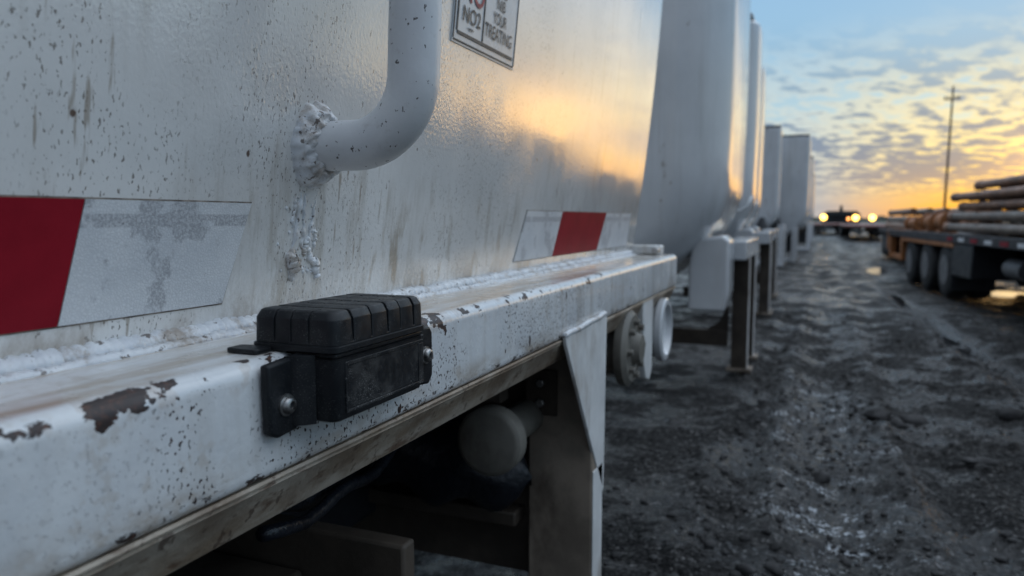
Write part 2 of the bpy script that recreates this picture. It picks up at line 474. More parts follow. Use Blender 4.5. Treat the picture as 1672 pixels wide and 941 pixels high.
M = {
    'shell': paint_shell(), 'rail': paint_rail(), 'far': paint_far(),
    'lid': plastic_black('black_ribbed_plastic', .35), 'base': plastic_black('black_moulded_plastic', .22), 'panel': plastic_black('dusty_black_plastic', 1.0),
    'tw': tape_white(), 'tr': tape_red(),
    'bolt': simple('dull_zinc_bolt', (.42, .41, .40), .36, 1.0, .12, 60, .1, 200, .0006),
    'under': simple('brown_grimed_steel', (.058, .046, .036), .62, 0, .35, 5, .3, 40, .004, .3, (.04, .03, .024), .7),
    'legw': simple('grimy_white_leg_paint', (.64, .64, .63), .38, 0, .12, 6, .2, 50, .003, .45, (.24, .175, .115), .7, 4),
    'lip': simple('rusty_tan_lip_paint', (.19, .135, .085), .6, 0, .4, 14, .35, 60, .004, .3, (.075, .038, .022), .9, 5),
    'cap': simple('grey_pipe_cap_paint', (.27, .26, .235), .5, 0, .15, 9, .2, 60, .003, .4, (.10, .08, .06), .5, 6),
    'post': simple('brown_dirty_shaded_leg_paint', (.22, .18, .142), .58, 0, .3, 6, .3, 40, .004, .35, (.055, .040, .030), .8, 4),  # dirt, plus the shade on the leg darkened into its colour
    'capd': simple('grimy_cap_paint', (.155, .145, .125), .55, 0, .2, 9, .25, 60, .003, .4, (.07, .052, .038), .7, 5),
    'bag': simple('black_rubber', (.010, .012, .017), .38, 0, .3, 8, .5, 18, .02, .4),
    'black': simple('black_steel', (.014, .015, .018), .5, 0, .3, 5, .2, 30, .004, .4),
    'rubber': simple('dusty_tyre_rubber', (.022, .022, .023), .75, 0, .3, 6, .3, 40, .006, .25, (.07, .065, .06), .4),
    'rim': simple('grey_wheel_rim', (.12, .12, .125), .5, .2, .3, 8, .2, 30, .004, .4, (.05, .04, .03), .5),
    'pipe': simple('brown_rusty_pipe', (.225, .115, .068), .52, .1, .3, 3, .35, 30, .004, .45, (.075, .037, .024), .75, 2.2),
    'pipegrey': simple('grey_mill_scale_pipe', (.185, .145, .118), .48, .15, .25, 3, .25, 30, .004, .45, (.16, .09, .06), .7, 2.0),
    'timber': simple('weathered_timber', (.20, .145, .095), .8, 0, .3, 8, .4, 30, .006, .2),
    'orange': simple('orange_rusted_steel', (.29, .11, .034), .55, 0, .3, 5, .35, 25, .006, .4, (.11, .045, .022), .7, 4),
    'redbed': simple('faded_red_deck_paint', (.19, .085, .075), .6, 0, .3, 4, .2, 25, .004, .3, (.05, .03, .028), .6),
    'deckblk': simple('dark_deck_steel', (.035, .033, .036), .6, 0, .3, 4, .2, 25, .004, .3),
    'pole': simple('creosote_pole_wood', (.070, .058, .046), .85, 0, .3, 5, .3, 20, .006, .2),
    'shed': simple('dark_shed_cladding', (.045, .052, .055), .7, 0, .2, 2, .2, 12, .01, .2),
    'cabw': simple('pale_truck_paint', (.42, .40, .40), .35, 0, .1, 2, .1, 12, .004, .5),
    'cabr': simple('dark_red_truck_paint', (.16, .05, .05), .35, 0, .15, 2, .1, 12, .004, .5),
    'glass': simple('dark_windscreen_glass', (.02, .025, .03), .1, 0, .1, 2, 0),
    'lamp': emit_mat('lit_headlamp', (1.0, .55, .09), 6.5),
    'amber': emit_mat('lit_amber_marker', (1.0, .34, .05), 4),
    'mud': mud_mat(), 'water': water_mat(),
    'grime': simple('dirt_along_film_edge', (.20, .17, .14), .7, 0, .5, 40, 0),
    'ink': simple('faded_black_ink', (.09, .088, .085), .5, 0, .3, 60, 0),
    'redink': simple('faded_red_ink', (.30, .06, .07), .5, 0, .3, 60, 0),
    'decal': simple('pale_decal_film', (.60, .63, .66), .22, 0, .06, 12, .12, 70, .003, .5),
    'clod': simple('mud_clods', (.045, .044, .044), .85, 0, .5, 6, .5, 40, .01, .2),
}

# weld paint: thick glossy bead
def weld_mat():
    m, nt, b = new_mat('painted_weld_bead')
    P = nt.node('ShaderNodeNewGeometry').outputs['Position']
    c = nt.mix(nt.step(nt.noise(P, 30, 5), .3, .7), (.56, .58, .61), (.68, .69, .70))
    d = nt.step(nt.noise(P, 13, 7, .74), .48, .66)
    c = nt.mix(nt.math('MULTIPLY', d, .75), c, (.25, .185, .125))
    d2 = nt.step(nt.noise(P, 75, 4, .6), .60, .66)
    c = nt.mix(nt.math('MULTIPLY', d2, .85), c, (.07, .045, .03))
    nt.setin(b.inputs['Base Color'], c)
    b.inputs['Roughness'].default_value = .28
    b.inputs['Coat Weight'].default_value = .3; b.inputs['Coat Roughness'].default_value = .12
    nt.link(nt.bump(nt.noise(P, 90, 4, .6), .22, .004), b.inputs['Normal'])
    return m
M['weld'] = weld_mat()
def lip_mat():
    m, nt, b = new_mat('rust_streaked_lip_paint')
    P = nt.node('ShaderNodeNewGeometry').outputs['Position']
    Ps = nt.mul(P, (7, 2.2, 7))
    c = nt.mix(nt.step(nt.noise(Ps, 3.2, 6, .6), .34, .64), (.26, .195, .135), (.44, .38, .31))
    c = nt.mix(nt.math('MULTIPLY', nt.step(nt.noise(Ps, 5.5, 6, .65), .55, .68), .8), c, (.115, .06, .034))
    c = nt.mix(nt.math('MULTIPLY', nt.step(nt.noise(P, 34, 5, .65), .57, .64), .7), c, (.06, .03, .02))
    c = nt.mix(nt.math('MULTIPLY', nt.step(nt.noise(P, 6, 5, .6), .50, .66), .6), c, (.15, .10, .065))
    nt.setin(b.inputs['Base Color'], c)
    b.inputs['Roughness'].default_value = .55
    nt.link(nt.bump(nt.noise(P, 60, 5, .6), .4, .004), b.inputs['Normal'])
    return m
M['lip'] = lip_mat()

def handle_mat():
    m, nt, b = new_mat('scuffed_white_handle_paint')
    P = nt.node('ShaderNodeNewGeometry').outputs['Position']
    c = nt.mix(nt.step(nt.noise(P, 9, 5), .3, .7), (.58, .585, .60), (.68, .685, .69))
    k = nt.noise(nt.mul(P, (1, 1, .7)), 95, 4, .6)
    c = nt.mix(nt.math('MULTIPLY', nt.step(k, .645, .665), .9), c, (.045, .03, .025))
    d = nt.step(nt.noise(P, 16, 6, .7), .58, .74)
    c = nt.mix(nt.math('MULTIPLY', d, .5), c, (.24, .19, .14))
    nt.setin(b.inputs['Base Color'], c)
    b.inputs['Roughness'].default_value = .34
    nt.link(nt.bump(nt.noise(P, 70, 4, .5), .16, .004), b.inputs['Normal'])
    return m
M['handle'] = handle_mat()

# ------------------------------------------------------------------ the white tank trailers
def lerp_table(t, z):
    if z <= t[0][0]: return t[0][1]
    for (a, va), (b, vb) in zip(t, t[1:]):
        if z <= b: 
            k = (z-a)/(b-a); k2 = k
            return va + (vb-va)*k2
    return t[-1][1]
PROF_NEAR = [(.90, -.835), (1.00, -.812), (1.09, -.793), (1.24, -.772), (1.39, -.7525), (1.54, -.7355), (1.69, -.7205), (1.87, -.704), (2.05, -.690), (2.23, -.679), (2.6, -.664), (3.1, -.66), (3.5, -.672), (3.66, -.70)]
def shell_x(z):
    # quadratic-smooth side wall of the near tank
    if z > 3.0: return lerp_table(PROF_NEAR, z)
    u = z - 1.092
    return -.795 + .1492*u - .037*u*u

def tank_shell(y0, y1, xf, z0, z1, rc=.06, depth=2.4, nz=40, nc=8, crown=.12, belly=.0):
    """closed shell: rounded-rectangle plan, side profile xf(z), softly rounded top edge"""
    mb = MB()
    zs = [z0 + (z1-z0)*i/nz for i in range(nz+1)]
    rings = []
    for z in zs: rings.append((z, 0.))
    for k in range(1, 6):                        # rounded shoulder
        a = k/5*PI/2
        rings.append((z1 + crown*math.sin(a), crown*(1-math.cos(a))))
    n = None
    vs = []
    for z, ins in rings:
        xs = xf(min(z, z1)) - ins
        xb = -.7 - depth + ins
        a0, a1 = y0+ins, y1-ins
        r = max(.01, rc - ins*.2)
        pts = []
        for cxp, cyp, st in ((xs-r, a1-r, 0), (xb+r, a1-r, 1), (xb+r, a0+r, 2), (xs-r, a0+r, 3)):
            for i in range(nc+1):
                a = PI/2*(st + i/nc)
                pts.append((cxp + r*math.cos(a), cyp + r*math.sin(a), z))
        n = len(pts); vs += pts
    fs = []
    for k in range(len(rings)-1):
        for i in range(n):
            j = (i+1) % n
            fs.append((k*n+i, k*n+j, (k+1)*n+j, (k+1)*n+i))
    fs.append(tuple(range(n-1, -1, -1))); fs.append(tuple(range((len(rings)-1)*n, len(rings)*n)))
    return mb.add(vs, fs)

def lumpy(p, s, amp): 
    return amp*mnoise.noise(Vector(p)*s)

GROUP_T = 'white tank trailers parked in a row'
near = thing('tank_trailer', (-1.8, .8, 0), 'nearest white tank trailer with grab handle, red and white tape and chipped rail', 'tank trailer', GROUP_T)
NY0, NY1 = -1.6, 3.45
tank_shell(NY0, NY1, shell_x, .90, 3.5, rc=.05, nz=60).build('tank_shell', M['shell'], near, smooth='auto', angle=40)

# rail: bent channel along the bottom of the shell
RY0, RY1 = -1.6, 3.475
r = .022
arc = [(-.600 - r + r*math.sin(a), 1.0835 - r + r*math.cos(a)) for a in [i*PI/2/7 for i in range(8)]]
prof = [(-.90, 1.0845)] + arc + [(-.600, .952), (-.6008, .945), (-.6035, .9395), (-.612, .9365), (-.64, .935), (-.64, .95), (-.66, 1.05), (-.90, 1.05)]
mb = MB()
ys = [RY0 + (RY1-RY0)*i/120 for i in range(121)]
n = len(prof)
for yv in ys:
    for (px, pz) in prof:
        w = .0016*mnoise.noise(Vector((px*3, yv*2.1, pz*3)))
        mb.v.append((px + (w if px > -.66 else 0), yv, pz + .5*w))
for k in range(len(ys)-1):
    for i in range(n):
        j = (i+1) % n
        mb.f.append((k*n+i, k*n+j, (k+1)*n+j, (k+1)*n+i)); mb.m.append(0)
mb.f.append(tuple(range(n-1, -1, -1))); mb.m.append(0)
mb.f.append(tuple(range((len(ys)-1)*n, len(ys)*n))); mb.m.append(0)
rail = mb.build('rail', M['rail'], near, smooth='auto', angle=50)

# folded lip below the rail: two seams then a plate sloping back under the tank
lp = [(-.6035, .936), (-.6015, .9325), (-.603, .929), (-.6065, .9285), (-.6055, .924), (-.609, .921), (-.633, .872), (-.637, .866), (-.70, .862), (-.70, .90), (-.63, .934)]
mb = MB(); n = len(lp)
for k, yv in enumerate(ys):
    for (px, pz) in lp:
        w = .0025*mnoise.noise(Vector((px*9, yv*9, pz*9))) 
        mb.v.append((px + (w if px > -.66 else 0), yv, pz + .4*w))
for k in range(len(ys)-1):
    for i in range(n):
        j = (i+1) % n
        mb.f.append((k*n+i, k*n+j, (k+1)*n+j, (k+1)*n+i)); mb.m.append(0)
mb.f.append(tuple(range(n-1, -1, -1))); mb.m.append(0)
mb.f.append(tuple(range((len(ys)-1)*n, len(ys)*n))); mb.m.append(0)
mb.build('lower_lip', M['lip'], near, smooth='auto', angle=35)

# weld bead where the shell meets the rail (two lumpy passes)
def bead(p0, p1, rad, step, sq=1.0, seed=0):
    p0 = Vector(p0); p1 = Vector(p1); L = (p1-p0).length; k = int(L/step)
    pts = []; rs = []
    for i in range(k+1):
        t = i/k; p = p0.lerp(p1, t)
        s = t*L
        p = p + Vector((0.004*mnoise.noise(Vector((s*9, seed, 0))), 0, .0035*mnoise.noise(Vector((s*11, seed, 5)))))
        ph = (s/.0155) % 1.0
        ripple = .66 + .42*math.sqrt(max(0, 1-(2*ph-1)**2))
        rs.append(rad*ripple*(1 + .22*mnoise.noise(Vector((s*17, seed, 9)))))
        pts.append(p)
    return pts, rs
mb = MB()
xw = shell_x(1.09)
pts, rs = bead((xw+.004, NY0, 1.088), (xw+.004, 3.42, 1.088), .0165, .0045, seed=1)
def radf(k, rs=rs):
    return lambda a: rs[k]*(1 + .16*mnoise.noise(Vector((k*.21, math.cos(a)*1.5, math.sin(a)*1.5))))
mb.sweep(pts, radf, n=10)
pts2, rs2 = bead((xw+.027, NY0, 1.082), (xw+.027, 3.40, 1.082), .0098, .0045, seed=4)
def radf2(k, rs=rs2):
    return lambda a: rs[k]*(1 + .2*mnoise.noise(Vector((k*.23, math.cos(a)*1.5, math.sin(a)*1.5+7))))
mb.sweep(pts2, radf2, n=10)
mb.build('weld_bead', M['weld'], near, smooth=True)

# lug and corner fillet on the far end of the rail
mb = MB(); mb.box(-.80, -.655, 3.36, 3.445, 1.0855, 1.128)
lug = mb.build('lifting_lug', M['legw'], near, bevel=.008)
MB().cyl((-.668, 3.352, 1.105), (-.668, 3.30, 1.105), .016, n=12).build('lug_pin', M['bolt'], lug, bevel=.003)

# grab handle: weld collar, standoff, bend, upright
hy = 1.0; hz = 1.365
xs0 = shell_x(hz)
pts = []
xo = -.572; rb = .105
pts += [(xs0 - .01 + t*(xo - rb - xs0 + .01), hy + .0, hz + .0) for t in [i/8 for i in range(8)]]
for i in range(17):
    a = i/16*PI/2
    pts.append((xo - rb + rb*math.sin(a), hy, hz + rb - rb*math.cos(a)))
for i in range(1, 14):
    pts.append((xo + .004*i*.5, hy + .0008*i, hz + rb + i*.06))
zt = hz + rb + 13*.06
for i in range(1, 13):
    a = i/12*PI/2
    pts.append((xo + .026 - rb*(1-math.cos(a)), hy+.01, zt + rb*math.sin(a)))
pts.append((shell_x(zt+rb) - .01, hy+.01, zt+rb))
handle = MB().sweep(pts, .0395, n=28).build('grab_handle', M['handle'], near, smooth='auto', angle=50)
# lumpy weld collar round the foot of the handle
def collar(cz, cyy, seed):
    mb = MB(); N = 110; K = 18
    xs = shell_x(cz)
    vs = []; fs = []
    for i in range(N):
        a = 2*PI*i/N
        ca, sa = math.cos(a), math.sin(a)
        w = .024*(1 + .55*mnoise.noise(Vector((ca*1.7, sa*1.7, seed))) + .22*mnoise.noise(Vector((ca*5, sa*5, seed+3))))
        hgt = .034*(1 + .45*mnoise.noise(Vector((ca*2.1, sa*2.1, seed+7))))
        for j in range(K):
            t = j/(K-1)
            rr = .033 + w*t + .004*mnoise.noise(Vector((ca*6, sa*6, t*3+seed)))*t
            hh = hgt*(1-t)**1.15*(1 + .0*t) + .011*math.sin(PI*t)**.7
            hh += .0085*mnoise.noise(Vector((ca*5.5, sa*5.5, t*2.6+seed)))*math.sin(PI*min(1, t*1.05+.1))
            hh += .0045*mnoise.noise(Vector((ca*13, sa*13, t*6+seed)))*(1-t*.5)
            if j == K-1: hh = -.002
            z = cz + rr*sa*1.16
            vs.append((shell_x(z) + max(hh, -.002), cyy + rr*ca*1.0, z))
    for i in range(N):
        i2 = (i+1) % N
        for j in range(K-1):
            fs.append((i*K+j, i*K+j+1, i2*K+j+1, i2*K+j))
    return mb.add(vs, fs)
collar(hz, hy, 2).build('weld_collar', M['weld'], handle, smooth=True)
collar(zt+rb, hy+.01, 6).build('weld_collar', M['weld'], handle, smooth=True)

# paint runs and peeled flakes under the handle
mb = MB()
def run(y0, z0, y1, z1, rad, seed):
    k = 26; pts = []; rs = []
    for i in range(k+1):
        t = i/k
        yy = y0 + (y1-y0)*t + .006*mnoise.noise(Vector((t*6, seed, 0)))
        zz = z0 + (z1-z0)*t
        pts.append((shell_x(zz) - .0005, yy, zz))
        e = min(1, t*5+.25, (1-t)*6+.3)
        rs.append(rad*e*(1 + .75*mnoise.noise(Vector((t*8, seed, 4)))))
    mb.sweep(pts, lambda k: max(.0014, rs[k]*1.25), n=8)
for i, q in enumerate([(.975, 1.292, .962, 1.17, .0040), (.985, 1.29, .988, 1.20, .0030), (.965, 1.285, .958, 1.235, .0030), (.998, 1.205, 1.022, 1.172, .0050),
                       (.962, 1.195, .976, 1.165, .0085), (1.012, 1.28, 1.006, 1.20, .0028), (.976, 1.182, .966, 1.150, .0070), (1.022, 1.186, 1.034, 1.150, .0065), (1.000, 1.222, .992, 1.188, .0045), (1.018, 1.235, 1.02, 1.2, .003)]):
    run(*q, i*3.1)
for i in range(60):
    yy = .99 + random.gauss(0, .024); zz = random.uniform(1.16, 1.29)
    rr = random.uniform(.0014, .0040)
    mb.lathe((shell_x(zz)-.001, yy, zz), (1, 0, .1), [(0, rr), (rr*.5, rr*.85), (rr*.8, rr*.45)], n=8)
mb.build('paint_run', M['weld'], near, smooth=True)

# conspicuity tape, two strips: thin film following the shell
def film(y0, y1, z0, z1, sl0, sl1, off, ny=12, nz=8, mi=0, mb=None):
    """sl0/sl1: shift in y from top to bottom of the left/right edge"""
    mb = mb or MB(); vs = []; fs = []
    for lay in (off, off - .0022):
        for j in range(nz+1):
            t = j/nz; z = z0 + (z1-z0)*t
            a = y0 + sl0*(1-t); b = y1 + sl1*(1-t)
            for i in range(ny+1):
                vs.append((shell_x(z) + lay, a + (b-a)*i/ny, z))
    W = ny+1; N = W*(nz+1)
    for j in range(nz):
        for i in range(ny):
            q = (j*W+i, j*W+i+1, (j+1)*W+i+1, (j+1)*W+i)
            fs.append(q); fs.append(tuple(N+k for k in reversed(q)))
    for i in range(ny):
        fs.append((i, N+i, N+i+1, i+1)); k = nz*W+i
        fs.append((k, k+1, N+k+1, N+k))
    for j in range(nz):
        fs.append((j*W, (j+1)*W, N+(j+1)*W, N+j*W)); k = j*W+ny
        fs.append((k, N+k, N+k+W, k+W))
    mb.add(vs, fs, mi); return mb
ZT0, ZT1 = 1.129, 1.272
def strip(segs, label):
    root_part = None
    for kind, a, b, s0, s1 in segs:
        o = film(a, b, ZT0, ZT1, s0, s1, .0028).build('reflective_tape' if root_part is None else ('red_panel' if kind == 'r' else 'white_panel'),
              M['tr'] if kind == 'r' else M['tw'], near if root_part is None else root_part, smooth='auto', angle=40)
        if root_part is None: root_part = o; o['label'] = label
    a, s0 = min((q[1], q[3]) for q in segs); b, s1 = max((q[2], q[4]) for q in segs)
    film(a-.0022, b+.0022, ZT0-.0022, ZT1+.0022, s0, s1, .0008).build('film_edge', M['grime'], root_part, smooth='auto', angle=40)
strip([('w', .5955, .862, -.027, -.045), ('r', -.30, .594, 0, -.027)], 'red and white reflective tape, grey-worn on its white panel')
strip([('w', 1.98, 2.296, -.055, -.048), ('r', 2.2975, 2.839, -.048, -.067), ('w', 2.8405, 3.25, -.067, .005)], 'smaller white, red and white reflective tape near the far corner')

# warning decal
def wrap(bmv, off):
    for v in bmv: v.co.x = shell_x(v.co.z) + off
film(1.424, 1.764, 1.622, 2.02, 0, 0, .0028, mb=None).build('warning_decal', M['decal'], near, smooth='auto', angle=40)
decal = [c for c in near.children if c.name.startswith('warning_decal')][0]
mb = MB()
def line(y0, z0, y1, z1, w):
    if abs(z1-z0) > abs(y1-y0): film(y0-w/2, y0+w/2, z0, z1, 0, 0, .0046, 1, 10, 0, mb)
    else: film(y0, y1, z0-w/2, z0+w/2, 0, 0, .0046, 12, 1, 0, mb)
line(1.428, 1.630, 1.428, 2.016, .0032); line(1.760, 1.630, 1.760, 2.016, .0026); line(1.4305, 1.628, 1.7575, 1.628, .003)
line(1.442, 1.648, 1.442, 2.00, .0055); line(1.445, 1.645, 1.748, 1.645, .007); line(1.570, 1.650, 1.570, 2.00, .005)
mb.build('decal_border', M['ink'], decal)
def text_mesh(txt, name, yc, z0, h, wscale, mat, parent, align='CENTER', bold=.0):
    cu = bpy.data.curves.new('tmp_text', 'FONT'); cu.body = txt; cu.size = h/.72; cu.align_x = align
    cu.offset = bold*.3
    to = bpy.data.objects.new('tmp_text', cu); col.objects.link(to)
    dg = bpy.context.evaluated_depsgraph_get()
    me = bpy.data.meshes.new_from_object(to.evaluated_get(dg))
    bpy.data.objects.remove(to); bpy.data.curves.remove(cu)
    bm = bmesh.new(); bm.from_mesh(me)
    bmesh.ops.subdivide_edges(bm, edges=bm.edges, cuts=1)
    org = root_loc(parent)
    for v in bm.verts:
        yy = yc + v.co.x*wscale; zz = z0 + v.co.y
        v.co = Vector((shell_x(zz) + .0049, yy, zz)) - org
    bmesh.ops.recalc_face_normals(bm, faces=bm.faces)
    if bm.faces and sum(f.normal.x for f in bm.faces) < 0: bmesh.ops.reverse_faces(bm, faces=bm.faces)
    bm.to_mesh(me); bm.free()
    me.name = name; me.materials.clear(); me.materials.append(mat)
    o = bpy.data.objects.new(name, me); col.objects.link(o); o.parent = parent
    return o
text_mesh('NO', 'lettering', 1.508, 1.716, .062, .85, M['redink'], decal, bold=.003)
text_mesh('NO2', 'lettering', 1.508, 1.673, .033, .95, M['ink'], decal, bold=.0015)
text_mesh('~ww~', 'lettering', 1.506, 1.658, .009, 1.0, M['ink'], decal, bold=.0015)
text_mesh('S.A.', 'lettering', 1.655, 1.768, .03, 1., M['ink'], decal, bold=.0015)
text_mesh('NIB', 'lettering', 1.657, 1.738, .025, .9, M['ink'], decal, bold=.001)
text_mesh('YOUR', 'lettering', 1.657, 1.704, .027, .75, M['ink'], decal, bold=.001)
text_mesh('TREATING', 'lettering', 1.657, 1.667, .031, .78, M['ink'], decal, bold=.001)
MB().cyl((shell_x(1.826)+.003, 1.735, 1.826), (shell_x(1.826)+.0055, 1.735, 1.826), .035, n=8).build('red_emblem', M['redink'], decal)

# legs, gusset and undercarriage of the near trailer
MB().prism([(1.795, .946), (2.196, .957), (2.178, .40), (2.150, .44), (1.80, .925)], 'x', -.5985, -.588).build('gusset_plate', M['legw'], near, bevel=.002)
gus = [c for c in near.children if c.name.startswith('gusset_plate')][0]
pts, rs = bead((-.593, 1.795, .948), (-.593, 2.194, .959), .0085, .004, seed=8)
MB().sweep(pts, lambda k: rs[k], n=10).build('weld_bead', M['weld'], gus, smooth=True)
pb = MB(); pb.box(-.795, -.592, 2.062, 2.165, .03, .90)
post = pb.build('leg', M['post'], near, bevel=.006)
MB().box(-.5915, -.588, 2.064, 2.163, .06, .50).build('leg_lit_face', M['legw'], post, bevel=.001)  # white plate puts the lit side of the leg into the colour
MB().box(-.84, -.55, 2.00, 2.23, 0.004, .03).build('foot_plate', M['under'], post, bevel=.004)
MB().box(-3.05, -.80, 2.125, 2.16, .12, .90).build('bulkhead', M['under'], near, bevel=.004)
MB().box(-3.0, -.83, 2.04, 2.122, .30, .345).build('cross_ledge', M['under'], near, bevel=.006)
MB().box(-2.95, -1.36, -1.6, 2.09, .25, .899).build('light_block_box', M['black'], near, bevel=.01)  # solid box added to stop light leaking in from the far side
mb = MB(); mb.box(-1.355, -.80, 1.33, 1.38, .30, .545)
mb.build('cross_beam', M['under'], near, bevel=.008)
MB().box(-1.355, -1.06, .6, 1.32, .30, .45).build('side_step', M['under'], near, bevel=.01)
# capped pipe, axis along the trailer
cp = MB().lathe((-.795, 1.76, .652), (0, 1, 0), [(-.003, .078), (0, .087), (.006, .093), (.05, .093), (.056, .052), (.36, .050)], n=40).build('capped_pipe', M['capd'], near, smooth='auto', angle=30)
# black rubber air bag sagging under the pipe
bm_pts = []
mb = MB(); N = 40; K = 22; vs = []; fs = []
for i in range(K+1):
    t = i/K
    xx = -1.45 + .69*t
    ee = math.sqrt(max(0, 1 - abs(2*t-1)**2.6))
    for j in range(N):
        a = 2*PI*j/N
        ry = .105*ee; rz = .125*ee
        nn = 1 + .13*mnoise.noise(Vector((xx*6, math.cos(a)*1.6, math.sin(a)*1.6))) + .06*math.sin(a*3 + xx*22)
        vs.append((xx, 2.0 + ry*nn*math.cos(a), .47 + .06*(1-t) + rz*nn*math.sin(a) + .018*math.sin(xx*30 + 2*math.cos(a))))
for i in range(K):
    for j in range(N):
        k = (j+1) % N
        fs.append((i*N+j, i*N+k, (i+1)*N+k, (i+1)*N+j))
mb.add(vs, fs).build('air_bag', M['bag'], near, smooth=True)
for k, (xa, za, sag) in enumerate(((-1.2, .78, .10), (-1.0, .80, .16), (-.95, .74, .07))):
    pts = [(xa - .3*(i/16 - .5), .9 + 1.2*i/16, za - sag*math.sin(PI*i/16) + .01*math.sin(i*1.3 + k)) for i in range(17)]
    MB().sweep(pts, .013 + .004*(k == 1), n=10).build('air_hose', M['bag'], near, smooth=True)
MB().box(-.86, -.80, 1.86, 1.92, .735, .86).build('pipe_bracket', M['under'], near, bevel=.004)
MB().box(-.80, -.70, 2.05, 2.061, .66, .80).build('gusset_plate', M['under'], near, bevel=.003)
for zb in (.70, .76):
    MB().cyl((-.75, 2.049, zb), (-.75, 2.036, zb), .014, n=6).build('bolt', M['bolt'], near, bevel=.002)
# hub with bolted flange and drum, both facing out under the rail
fl = MB().lathe((-.80, 2.60, .785), (1, 0, 0), [(0, .10), (.16, .10), (.162, .135), (.19, .138), (.205, .12), (.207, .06), (.235, .05), (.24, .02)], n=40).build('flanged_hub', M['capd'], near, smooth='auto', angle=30)
for i in range(8):
    a = i*PI/4
    MB().cyl((-.597, 2.60 + .095*math.cos(a), .785 + .095*math.sin(a)), (-.575, 2.60 + .095*math.cos(a), .785 + .095*math.sin(a)), .013, n=6).build('flange_bolt', M['capd'], fl, bevel=.002)
MB().prism([(2.80, .93), (2.98, .93), (2.97, .64), (2.93, .60), (2.86, .62), (2.82, .70)], 'x', -.80, -.605).build('hanger_plate', M['legw'], near, bevel=.005)
MB().lathe((-.84, 3.18, .772), (1, 0, 0), [(0, .115), (.22, .122), (.225, .136), (.25, .138), (.256, .13), (.257, .11), (.235, .10)], n=44).build('drum', M['far'], near, smooth='auto', angle=30)
MB().box(-1.0, -.84, 2.45, 3.3, .66, .93).build('axle_beam', M['black'], near, bevel=.01)
# rear legs far side
for yy in (-1.2, 2.1):
    MB().box(-3.05, -2.9, yy, yy+.1, .0, .90).build('leg', M['under'], near, bevel=.006)

# ---------------------------------------------------------- the tanks further down the row
def far_tank(y0, y1, dx, label, detail=True, rc=.10, skid=False, ztop=3.55, z0=.72, leg_off=.35, railx=None, belly=.9):
    base = Vector((-1.9+dx, (y0+y1)/2, 0))
    t = thing('tank_trailer', base, label, 'tank trailer', GROUP_T)
    xf = lambda z: -.67 + dx - .016*max(0, 2.6 - z)**2 - belly*max(0, 1.5 - z)**2
    tank_shell(y0, y1, xf, z0, ztop-.05, rc=rc, nz=24, nc=10, crown=.02 if skid else .06).build('tank_shell', M['far'], t, smooth='auto', angle=40)
    mb = MB()
    mb.box(-3.02+dx, -.70+dx - (0 if skid else .04), y0+.03, y1-.03, ztop-.026 if skid else ztop+.012, ztop+.035)
    mb.build('roof_plate', M['black' if skid else 'far'], t, bevel=.01)
    rx = (-.60 if railx is None else railx) + dx
    MB().box(rx-.19, rx, y0+leg_off, y1+.1, .935, 1.082).build('rail', M['far'], t, bevel=.012, seg=3)
    for k, yy in enumerate((y0+leg_off+.42, y1-.12)):
        if yy > y1: continue
        mb = MB(); mb.box(rx-.135, rx-.012, yy, yy+.11, .02, .934)
        leg = mb.build('leg', M['under'], t, bevel=.006)
        MB().box(rx-.0115, rx-.006, yy+.004, yy+.106, .03, .93).build('leg_lit_face', M['legw'], leg, bevel=.001)  # white plate paints the lit side; the brown leg stands for its shaded front
        MB().box(rx-.17, rx+.03, yy-.03, yy+.14, .0, .03).build('foot_plate', M['post'], leg, bevel=.005)
    MB().box(-2.9+dx, -2.75+dx, y0+.3, y0+.4, 0, .72).build('leg', M['legw'], t, bevel=.006)
    if detail:
        MB().box(-1.6+dx, rx-.17, y0+leg_off+.44, y0+leg_off+.52, .20, .33).build('cross_brace', M['under'], t, bevel=.006)
        MB().prism([(rx-.34, .331), (rx-.166, .331), (rx-.166, .60), (rx-.19, .50), (rx-.24, .40)], 'y', y0+leg_off+.46, y0+leg_off+.50).build('brace_web', M['under'], t)
        MB().prism([(-.955+dx, .58), (-.70+dx, .58), (-.672+dx, .72), (-.672+dx, 1.09), (-.72+dx, 1.13), (-.93+dx, 1.10), (-.955+dx, .9)], 'y', y0+.30, y0+.66).build('jack_housing', M['far'], t, bevel=.02, seg=3)
        pts = [] if y0 < 9 else [(-1.5+dx, y0-.04, 1.30), (-1.2+dx, y0-.06, 1.32), (-.95+dx, y0-.06, 1.325), (-.80+dx, y0-.06, 1.34), (-.72+dx, y0-.05, 1.40), (-.68+dx, y0-.03, 1.52)]
        if pts: MB().sweep(pts, .018, n=10).build('fill_pipe', M['far'], t, smooth=True)
    if skid:
        MB().box(-1.9+dx, rx-.01, y0+.02, y0+.12, .02, .14).build('skid_beam', M['far'], t, bevel=.01)
        MB().box(rx-.14, rx, y0, y0+.13, .0, 1.0).build('skid_post', M['far'], t, bevel=.01)
        MB().box(rx-.14, rx, y1-.13, y1, .0, 1.0).build('skid_post', M['far'], t, bevel=.01)
        MB().box(rx-.12, rx-.02, y0+.14, y1-.14, .02, .12).build('skid_beam', M['far'], t, bevel=.01)
        MB().cyl((rx-.1, y0+.06, .97), (rx-1.1, y0+.06, .16), .045, n=10).build('brace', M['under'], t, smooth='auto')
        MB().lathe((rx-.55, y0-.18, .86), (0, 0, 1), [(0, .22), (.14, .20), (.30, .11), (.42, .06)], n=20).build('valve_cover', M['black'], t, smooth='auto')
        MB().box(-1.8+dx, rx-.15, y0+.4, y0+.6, .30, .70).build('drain_box', M['black'], t, bevel=.02)
    return t
far_tank(5.15, 6.95, .10, 'second white tank of the row, its shaded end wall beside the nearest tank', rc=.42, railx=-.585, leg_off=.65, ztop=3.75)
